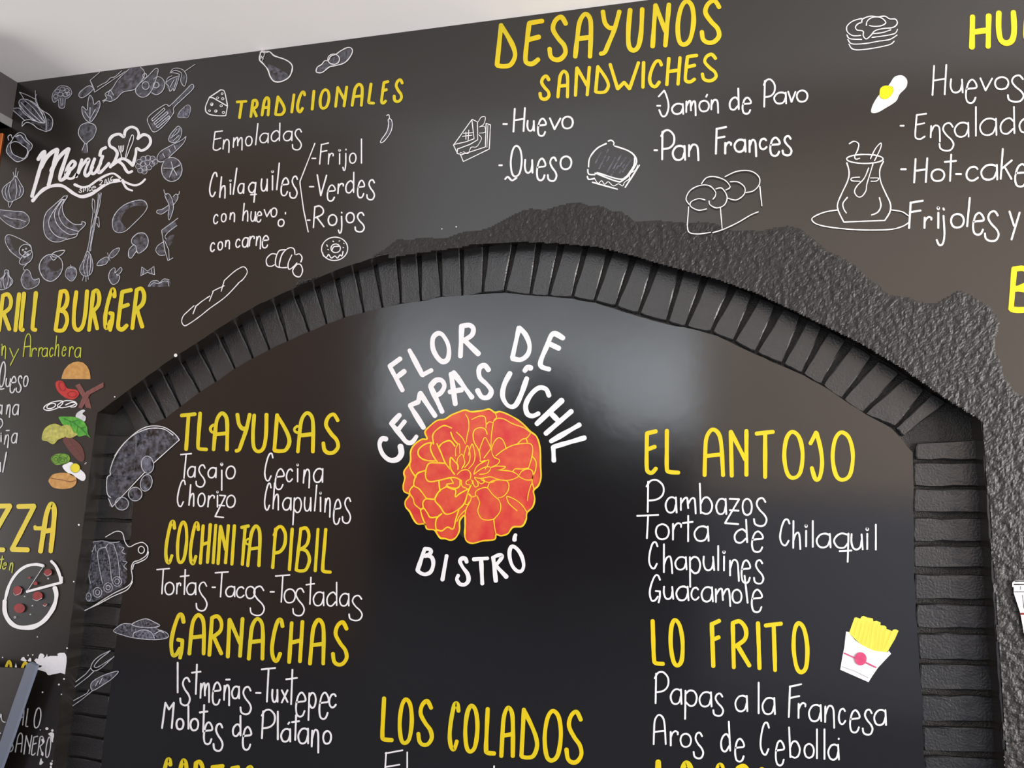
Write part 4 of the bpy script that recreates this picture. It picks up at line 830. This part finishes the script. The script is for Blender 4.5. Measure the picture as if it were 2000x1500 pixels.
DR('cheese_drawing', 'C', 'white outlined cheese wedge with holes left of TRADICIONALES', [('outline', 'white', 2.0, 'c 262,845 258,790 295,700|l 295,700 405,627|c 405,627 440,640 460,720 472,785|l 472,785 455,878|c 455,880 370,880 290,865 258,835|l 292,700 330,705 472,787'),
   ('holes', 'white', 1.2, 'o 318,768 13,13|o 375,705 11,9|o 425,715 12,10|o 410,783 12,10|o 358,835 12,12|o 432,848 12,10|o 296,830 10,8|o 420,665 9,9|fo 320,770 7,8|fo 362,838 6,7')])
DR('chilli_drawing', 'I', 'single thin white chilli right of the Frijol line', [('shading', 'smudge', 1, 'f 295,920 322,925 328,980 308,1050 250,1128 220,1136 270,1040'), ('outline', 'white', 1.5, 'z 292,915 322,920 330,980 310,1050 250,1130 216,1142 228,1108 275,1040 295,970|c 275,878 298,872 304,912')])
DR('croissant_drawing', 'D', 'white outlined croissant under the con carne line', [('outline', 'white', 2.2, 'c 950,983 900,980 852,1030 860,1090 900,1100 930,1085|c 1040,938 975,950 942,1030 945,1095 985,1112|c 1130,985 1120,930 1070,922 1010,975 982,1060 985,1110 1050,1113|c 1100,990 1065,1070 1070,1128 1110,1110 1150,1068|c 1140,988 1175,980 1200,1015 1188,1058|z 1110,1135 1148,1085 1185,1085 1205,1140 1185,1195 1155,1203 1120,1180')])
DR('doughnut_drawing', 'D', 'white outlined iced doughnut right of the croissant', [('outline', 'white', 2.0, 'o 1518,930 128,114 -8|o 1528,925 46,42|c 1490,950 1510,910 1560,905|c 1400,965 1410,1000 1440,1010 1460,985 1485,1020 1520,1000 1545,1020 1570,990 1590,1000 1600,955'),
   ('sprinkles', 'white', 1.6, 'l 1440,890 1448,905|l 1500,855 1510,860|l 1560,855 1570,850|l 1605,875 1612,880|l 1600,915 1606,920|l 1450,935 1460,940')])
DR('baguette_drawing', 'PX', 'long white outlined baguette slanting above the left of the arch', [('outline', 'white', 1.8, 'c 462,527 476,521 483,531 475,545 465,553|c 466,553 440,580 410,602 390,618 370,632 360,636 355,628 358,617 368,607 379,597|c 462,527 452,535 438,548|l 438,548 432,569|c 438,558 425,564 415,569|l 417,568 409,588|c 410,578 395,588 384,597|l 383,597 377,613')])
DR('sandwich_drawing', 'M', 'white outlined triangular sandwich left of Huevo', [('outline', 'white', 1.7, 'l 180,415 360,165 412,190|l 358,168 380,355 300,385 180,412|l 412,190 415,365 340,410 218,455|l 178,415 218,500|l 218,455 215,500 245,505 275,578 528,455 540,220 497,205 490,435 245,515'),
   ('filling', 'white', 1.3, 'c 420,190 450,145 490,145 475,210 440,235|c 430,240 480,235 488,290 430,300|c 425,315 452,350 430,400 400,435 350,440 320,500 275,480|c 245,490 290,500 320,498|l 515,225 505,440'), ('grill_marks', 'white', 1.6, 'l 300,290 300,360|l 328,270 322,368|l 275,302 370,296|l 265,332 360,320')])
DR('burger_drawing', 'M', 'white outlined grilled bun sandwich between Queso and Pan Frances', [('outline', 'white', 2.8, 'c 1690,378 1720,370 1745,392 1742,415|c 1670,402 1580,450 1510,540 1497,630|c 1750,425 1880,470 1945,520 1965,590 1900,700 1830,762 1770,770 1560,690|c 1948,540 1938,620 1860,730 1790,748 1580,685|c 1490,655 1500,700 1560,705|c 1485,722 1500,752 1555,742|l 1535,780 1780,848|l 1995,612 1855,830'),
   ('lettuce', 'white', 1.5, 'c 1555,742 1590,790 1625,765 1655,800 1690,775 1740,815 1790,795 1830,815 1850,780 1895,745 1900,700 1955,660 1978,612'), ('grill_marks', 'smudge', 3.0, 'l 1620,490 1560,600|l 1690,460 1600,650|l 1700,530 1640,640|l 1760,540 1680,680|l 1815,510 1740,650|l 1860,540 1790,640|l 1910,560 1830,680|l 1790,620 1720,710|l 1850,600 1800,690')])
DR('bread_loaf_drawing', 'N', 'thin white outlined bread loaf running down onto the rough plaster', [('outline', 'white', 1.9, 'c 1080,725 1200,672 1330,670 1410,725 1415,800 1360,862 1285,880|c 850,795 900,735 980,725 1080,760 1130,825 1088,855|c 728,995 700,940 740,860 830,812 925,812 985,870 985,915 962,945|c 885,952 820,940 750,970 745,1015 820,1052 900,1040|c 990,845 1050,838 1100,920 1075,1000 1000,1030 935,1000 925,962|c 1130,775 1210,778 1272,830 1265,900 1190,952 1108,935|l 725,1020 712,1200|c 712,1200 730,1268 820,1285 940,1268|l 1035,1030 1052,1230|c 960,1272 1040,1248 1120,1215 1220,1165 1330,1100 1405,1068|l 1420,820 1440,1010')], 'r')
DR('pancakes_drawing', 'L', 'white outlined stack of pancakes with syrup', [('outline', 'white', 1.9, 'c 415,180 330,205 272,255 275,310 330,348 405,346|c 270,340 300,378 415,385|c 280,385 320,428 450,425 580,402 690,385 760,342|c 290,430 325,478 410,486 560,465 690,435 732,402|c 515,365 620,352 735,328 765,285|c 530,328 620,318 700,290'),
   ('syrup', 'white', 2.0, 'c 415,220 425,185 500,158 570,165 640,158 690,185 745,188 762,230 720,268 620,280 545,300 505,345 460,380 430,350 428,305 370,293 355,262 380,232 415,220|c 460,248 470,205 520,170 600,172 650,218 610,250 540,258 490,250')])
DR('fried_egg_drawing', 'L', 'bright white fried egg with a yellow yolk at the right', [('egg_white', 'white', 1, 'f 507,1080 530,1010 590,920 680,830 735,752 808,736 857,780 850,850 785,920 748,990 640,1060 570,1098 520,1103'), ('yolk', 'yolk', 1, 'f 590,920 600,862 650,836 715,850 724,890 690,945 640,970 600,950'), ('yolk_outline', 'ygreen', 0.7, 'z 590,920 600,862 650,836 715,850 724,890 690,945 640,970 600,950')])
DR('jug_drawing', 'O', 'white outlined glass jug with a spoon standing on a saucer', [('jug', 'white', 2.4, 'o 446,302 178,44|c 270,340 292,430 278,515 220,640 180,740 188,810 240,918|l 240,918 640,903|c 640,903 690,820 695,740 650,640 600,520 592,410 628,325|c 275,678 232,735 240,790 265,830|c 588,680 602,760 572,822 510,850'),
   ('spoon', 'white', 2.0, 'c 500,300 550,200 602,147 598,200 540,320|c 483,390 440,490 370,565 345,620 372,668 415,668 455,615 465,550 495,450 525,352'), ('handle', 'white', 2.2, 'c 292,155 340,130 385,155 375,215 347,275 358,304 395,296'), ('leaves', 'white', 1.8, 'c 395,480 320,488 318,515 400,520|c 500,488 580,490 558,518 505,520'),
   ('saucer', 'white', 2.2, 'c 180,800 60,820 -40,860 -72,895 -20,940 130,972 400,995 680,992 810,962 872,925|c 708,800 810,818 872,858')])

# ------------------------------------------------------------------ drawings that run over the bricks
DR('taco_drawing', 'F', 'chalk filled taco running from the bricks to the TLAYUDAS heading', [('shading', 'smudge', 1, 'f 1095,1190 1060,1130 1050,1050 1050,920 1080,850 1115,740 1185,625 1285,515 1385,445 1480,418 1600,430 1700,490 1740,545 1500,760 1300,960'),
   ('outline', 'white', 1.6, 'c 1060,1120 1095,1200|c 1080,1110 1045,1060 1045,920 1078,885 1075,845 1110,735 1180,620 1280,512 1380,440 1480,410 1600,422 1700,482 1752,545|c 1120,700 1200,590 1300,500 1400,452 1480,432 1600,440 1690,500|l 1752,545 1500,772|l 1410,865 1095,1200'),
   ('filling', 'line', 1.5, 'o 1440,788 60,84 -5|o 1428,965 56,82 15|o 1320,1075 66,66|o 1190,1168 65,62'), ('filling_shading', 'smudge', 1, 'fo 1440,788 55,80|fo 1428,965 50,78|fo 1320,1075 60,60|fo 1190,1168 60,58')], 'b')
DR('serving_board_drawing', 'G', 'chalk serving board with tacos drawn over the left bricks', [('shading', 'dense', 1, 'f 880,300 1000,290 1170,300 1210,380 1230,500 1240,600 1220,700 1080,790 900,880 850,840 870,700 860,500'),
   ('board_edge', 'white', 1.7, 'c 1030,245 1080,215 1140,188 1195,205 1220,290 1262,340 1330,310 1395,298 1442,345 1430,420 1360,470 1305,490 1282,550 1292,660 1240,730 1100,800 900,925 800,975|c 1450,390 1430,450 1360,490 1310,510 1295,560|o 1380,370 30,34|c 1295,680 1240,760 1100,825 950,905 850,950'),
   ('tortillas', 'line', 1.2, 'c 870,540 868,620 885,700|c 950,410 965,520 1000,695|c 1030,340 1065,450 1090,670|c 1110,318 1150,450 1170,650|c 950,410 970,360 1030,345|c 1030,345 1060,310 1110,315|o 952,785 42,48|o 952,785 20,24|o 1055,738 42,46|o 1055,738 20,22|o 1143,678 44,46|o 1143,678 22,24|l 880,320 900,390 930,320 935,380|c 1165,340 1210,350 1190,390 1225,410|c 1200,480 1240,490 1210,530 1240,560|o 865,830 24,40|c 880,300 990,282 1090,300 1170,290'), ], 'b')
DR('cutlery_drawing', 'H', 'chalk carving fork over the lower left bricks', [('outline', 'line', 1.4, 'c 1078,355 990,395 920,450 888,510 900,545 935,550 985,525 1050,470 1115,410|c 1062,368 970,440 922,500 940,520 1000,488 1085,432|l 885,525 840,580 700,690|l 920,552 860,610 700,732')], 'b')
DR('cutlery_drawing', 'H', 'chalk kitchen knife below the carving fork', [('shading', 'smudge', 1, 'f 1150,558 1050,582 940,632 892,680 907,738 1000,690 1100,620'), ('outline', 'line', 1.4, 'z 1155,555 1050,580 940,630 888,682 905,742 1000,692 1100,622|l 870,735 850,770 700,852|l 900,748 800,830 700,900|l 930,700 960,650|l 970,680 1000,620')], 'b')
DR('platter_drawing', 'H', 'chalk platter heaped with food left of GARNACHAS', [('shading', 'dense', 1, 'f 1120,155 1200,97 1290,92 1350,62 1430,47 1500,75 1555,105 1530,130 1600,160 1642,212 1600,233 1480,243 1300,223 1200,198|f 1300,180 1400,150 1500,180 1500,230 1400,235'), ('outline', 'line', 1.3, 'c 1290,95 1200,92 1113,152 1130,178 1200,202 1300,228 1480,247 1600,238 1645,215 1620,175 1540,150|z 1290,100 1350,62 1430,43 1500,72 1560,108 1500,128 1380,126|c 1300,215 1310,180 1390,152 1470,170 1510,235|c 1510,190 1560,165 1600,180')], 'p')

# ------------------------------------------------------------------ coloured burger layers
bg_ = 'coloured burger layers at the left'
def col(name, tile, label, parts): return DR(name, tile, label, parts, 'm', 'drawing', bg_)
col('top_bun_drawing', 'E', 'brown domed top bun, uppermost of the burger layers', [('fill', 'bun', 1, 'fl 600,1200 608,1160 628,1110 670,1062 715,1038 760,1030 810,1040 850,1075 872,1120 882,1160 884,1202')])
col('tomato_drawing', 'E', 'two red tomato slices under the top bun', [('fill', 'red', 1, 'f 542,1245 570,1218 620,1230 655,1290 700,1300 750,1310 772,1350 740,1390 690,1402 620,1372 560,1312'), ('rings', 'dred', 1, 'o 605,1275 28,45 -25|o 705,1350 45,28')])
col('bacon_drawing', 'E', 'crossed brown bacon strips beside the tomato', [('strip', 'bacon', 1, 'fl 735,1265 780,1245 830,1330 870,1400 893,1490 840,1480 800,1370'), ('strip', 'bacon', 1, 'fl 1010,1233 1012,1280 880,1350 800,1490 765,1480 800,1390 840,1325')])
col('onion_rings_drawing', 'F', 'white outlined onion rings under the tomato', [('outline', 'white', 1.9, 'z 430,245 445,210 520,175 600,165 612,188 560,235 480,258|z 560,210 630,165 715,168 742,188 690,215 600,232|c 640,205 700,180 748,190 735,220 690,225|o 500,215 45,22 -20')])
col('mushroom_piece_drawing', 'F', 'grey-white mushroom piece above the green leaf', [('fill', 'grey', 1, 'f 738,310 760,275 810,250 832,263 805,290 838,322 825,365 790,345 750,330')])
col('lettuce_drawing', 'F', 'bright green lettuce leaf', [('fill', 'green', 1, 'f 577,322 650,318 740,325 810,360 850,420 857,480 882,527 840,500 770,512 720,470 690,420 620,400 590,360'), ('veins', 'dgreen', 1, 'l 620,335 720,380 800,440 855,500|l 700,370 770,350|l 680,360 700,410|l 760,410 750,470|l 790,430 835,420')])
col('pineapple_drawing', 'F', 'pale yellow pineapple pieces left of the green leaf', [('fill', 'cheese', 1, 'f 410,540 430,450 480,405 540,390 600,415 660,450 640,510 570,540 520,586 460,556'), ('fill', 'cheese', 1, 'f 600,412 680,405 720,470 757,490 700,525 640,515 660,450'), ('edges', 'ygreen', 0.7, 'z 410,540 430,450 480,405 540,390 600,415 660,450 640,510 570,540 520,586 460,556|o 545,433 12,10|c 430,540 480,520 540,530')])
col('patty_drawing', 'F', 'dark brown ribbed meat patty', [('fill', 'patty', 1, 'f 612,540 650,518 710,530 790,600 825,690 815,752 770,750 700,680 640,600'), ('ribs', 'bacon', 0.8, 'l 660,540 800,720|l 660,600 720,590|l 690,640 760,620|l 730,690 800,660')])
col('pickles_drawing', 'F', 'green pickle slices above the small fried egg', [('fill', 'lime', 1, 'f 500,720 540,688 600,678 660,688 685,730 660,768 600,785 550,790 510,760'), ('rings', 'dgreen', 0.9, 'o 545,735 38,40|o 620,705 38,26|o 610,745 45,32|o 545,735 18,18|o 610,745 20,14')])
col('small_egg_drawing', 'F', 'small fried egg with a yellow yolk over the bottom bun', [('egg_white', 'white', 1, 'f 610,800 650,778 700,765 780,830 830,880 832,930 800,945 740,910 680,880 630,840'), ('yolk', 'yolk', 1, 'fo 735,820 46,46'), ('yolk_outline', 'dgreen', 0.5, 'o 735,820 46,46')])
col('bottom_bun_drawing', 'F', 'orange-brown bottom bun, lowest of the burger layers', [('fill', 'bun', 1, 'f 476,935 520,882 610,866 700,880 745,925 738,980 690,1015 600,1025 520,1010 482,968'), ('edge', 'patty', 1, 'c 478,915 530,925 620,940 690,955 745,935')])
DR('pizza_drawing', 'G', 'painted pizza with white crust and a lifted slice at the left edge', [('base', 'black', 1, 'f 430,525 350,510 250,530 160,600 90,720 45,880 45,960 80,1050 150,1110 260,1130 360,1110 450,1040 530,920 555,800 520,740 262,782'),
   ('crust', 'white', 5.5, 'c 425,527 350,512 250,532 160,602 88,720 45,880|l 600,690 600,640'), ('crust', 'white', 8.5, 'c 45,870 48,980 90,1065 160,1118 260,1130 350,1112 440,1050 520,935 550,820 535,740'),
   ('slice_edge', 'white', 5, 'l 262,778 600,688|c 500,480 545,530 580,610 597,688'), ('slice_edge', 'grey', 1.3, 'l 432,520 262,775'), ('pepperoni', 'pepper', 1, 'fo 172,768 42,46|fo 368,820 48,42|fo 190,940 54,46|fo 470,590 38,34|fo 345,698 20,18|fo 285,642 14,10|fo 440,905 16,14'),
   ('highlights', 'grey', 0.8, 'c 132,790 150,812 200,790 215,750|c 430,600 460,625 500,600|c 320,850 360,865 410,840|o 145,1028 8,8|o 240,825 6,4|o 316,915 6,4|o 296,1000 6,4|o 470,650 6,6|c 420,910 440,920 460,900')], 'm')

# ------------------------------------------------------------------ fries and cup
DR('fries_drawing', 'AA', 'painted yellow french fries in a white box with a pink seal', [('fries', 'fries', 1, 'fl 290,185 320,100 345,32 362,28 400,42 415,20 432,14 470,30 522,38 530,68 560,62 600,78 598,105 640,110 658,125 655,140 710,162 725,148 750,145 775,160 740,240 665,368 540,358 420,305'),
   ('box', 'white', 1, 'fl 262,168 290,172 300,195 350,250 420,302 540,356 670,370 680,355 702,385 650,440 575,520 520,600 482,662 205,540 225,420 245,320'),
   ('fry_edges', 'fryline', 0.6, 'l 380,60 340,200|l 420,80 380,250|l 470,70 410,290|l 500,90 450,300|l 530,70 490,330|l 570,100 540,340|l 610,120 570,350|l 650,140 610,355|l 710,165 640,330'), ('band', 'pink', 2.6, 'l 245,378 350,425|l 455,470 555,518'), ('seal', 'pink', 1, 'fo 405,434 58,64'), ('fold', 'black', 0.6, 'l 222,510 350,555 480,620')], 'p')
DR('cup_drawing', 'Z', 'white takeaway cup drawing cut off by the right edge', [('cup', 'white', 1, 'fl 1885,940 1915,915 2300,915 2300,1550 2010,1490 1985,1350 1965,1240 1900,1040 1900,985 1885,980'), ('lid_lines', 'black', 3.0, 'l 1905,958 2300,958|l 1915,925 2300,925'), ('lid_lines', 'black', 1.4, 'l 1905,1030 2300,1030|l 1965,975 1965,1010|l 1985,1060 2000,1190'), ('sleeve_line', 'dred', 4, 'l 1972,1245 2300,1245')], 'r')

# ------------------------------------------------------------------ chipped paint, spots
chip = DR('chipped_paint', 'PX', 'large ragged patch of bare white plaster left of the arch foot', [('bare_plaster', 'plaster', 1, 'fl 67,1290 70,1286 74,1287 76,1280 79,1276 84,1277 87,1281 84,1286 90,1282 92,1277 93,1283 98,1281 104,1281 113,1281 112,1277 117,1275 126,1275 129,1279 130,1284 130,1293 128,1308 127,1317 118,1314 110,1316 103,1317 97,1319 93,1318 90,1313 82,1310 74,1308 72,1305 80,1303 82,1300 76,1299 71,1295'),
    ('bare_plaster', 'plaster', 1, 'fl 40,1289 43,1284 47,1283 50,1288 53,1290 50,1292 44,1291|fl 54,1290 58,1285 61,1286 61,1292 56,1292|fl 29,1302 31,1295 33,1302 33,1306 30,1306')], 'm', 'chipped paint')
DR('chipped_paint', 'BB', 'small white paint chips over the thin white line at the bottom left', [('bare_plaster', 'plaster', 1, 'fo 1145,540 38,34|fo 1278,585 30,34|f 1180,660 1240,630 1300,640 1320,700 1300,800 1290,870 1260,850 1240,740 1200,700|f 1010,800 1060,790 1090,850 1060,900 1030,860|f 1040,1100 1060,1150 1050,1210 1020,1190 1000,1165|f 960,1400 1000,1260 1030,1330 1060,1360 1000,1420|fo 1275,1330 14,20|f 1220,1370 1280,1370 1270,1430 1230,1430|fo 1240,1480 25,30|fo 985,570 14,12')], 'm', 'chipped paint')
spots = empty('paint_specks', P(130, 1330, -.001), 'scattered tiny white paint specks near the lower left jamb', 'paint specks')
spots['kind'] = 'stuff'
ink = Ink(PLANE['m'])
for x, y, r in [(154, 1025, 2), (144, 1136, 1.4), (131, 1266, 1.6), (125, 1326, 1.8), (115, 1337, 1.9), (120, 1356, 1.3), (83, 1352, 1.6), (343, 694, 3.4), (224, 775, 1.4), (55, 1280, 1.3), (64, 1279, 1.3), (73, 1244, 1.2), (97, 1062, 1.6), (5, 1284, 1.3), (140, 697, .1), (166, 906, 1), (168, 904, 1), (1963, 1484, 2), (1964, 1494, 2.6), (1962, 1478, 1.6), (1961, 1130, 1.2), (1994, 970, 1.2), (863, 447, 1.2), (891, 443, 1.3), (1194, 450, 1.2)]:
    ink.dot((x, y), r)
spk = ink.obj('specks', MT['white'], spots); spk['kind'] = 'stuff'

# ------------------------------------------------------------------ leaning board with a grey metal edge
MT['steel'] = mat('blue_grey_metal', (0.13, 0.15, 0.20), 0.45, 0.5, 0.1, 40)
MT['bdark'] = mat('dark_board', (0.016, 0.011, 0.009), 0.5, 0.4, 0.2, 30)
BDY = -0.06
bd = empty('leaning_board', P(0, 1500, BDY), 'dark board with a slanting grey metal edge at the bottom left corner', 'sign board')
def prism(name, pts, y0, y1, m, parent):
    fr = [P(*p, y0) for p in pts]; bk = [Vector((q.x, y1, q.z)) for q in fr]; n_ = len(fr)
    fs = [tuple(range(n_)), tuple(range(2 * n_ - 1, n_ - 1, -1))] + [(i, n_ + i, n_ + (i + 1) % n_, (i + 1) % n_) for i in range(n_)]
    o = link_mesh(name, fr + bk, fs, m, parent)
    bm = bmesh.new(); bm.from_mesh(o.data); bmesh.ops.recalc_face_normals(bm, faces=bm.faces); bm.to_mesh(o.data); bm.free()
    return o
prism('metal_edge', [(52, 1296), (58, 1294), (71, 1300), (68, 1310), (44, 1380), (24, 1440), (2, 1500), (-14, 1550), (-36, 1550), (-18, 1500), (3, 1440), (23, 1380), (45, 1318)], BDY, BDY + 0.012, MT['steel'], bd)
prism('board_face', [(-70, 1300), (49, 1306), (24, 1380), (2, 1440), (-40, 1560), (-240, 1560), (-160, 1300)], BDY + 0.002, BDY + 0.012, MT['bdark'], bd)
ink = Ink(BDY + 0.0010); stroke_into(ink, 'BB', 'c', parse('30,190 30,260 50,340 90,375 130,380'), 1.8); stroke_into(ink, 'BB', 'l', parse('-10,170 0,260'), 2.4); stroke_into(ink, 'BB', 'l', parse('0,640 15,655'), 1.8)
ink.obj('letter', MT['grey'], bd)
# orange patch left of the pepper
box('orange_strip', P(-60, 280).x, P(4, 280).x, -0.006, -0.0005, P(0, 330).z, P(0, 262).z, MT['orange'], wall)
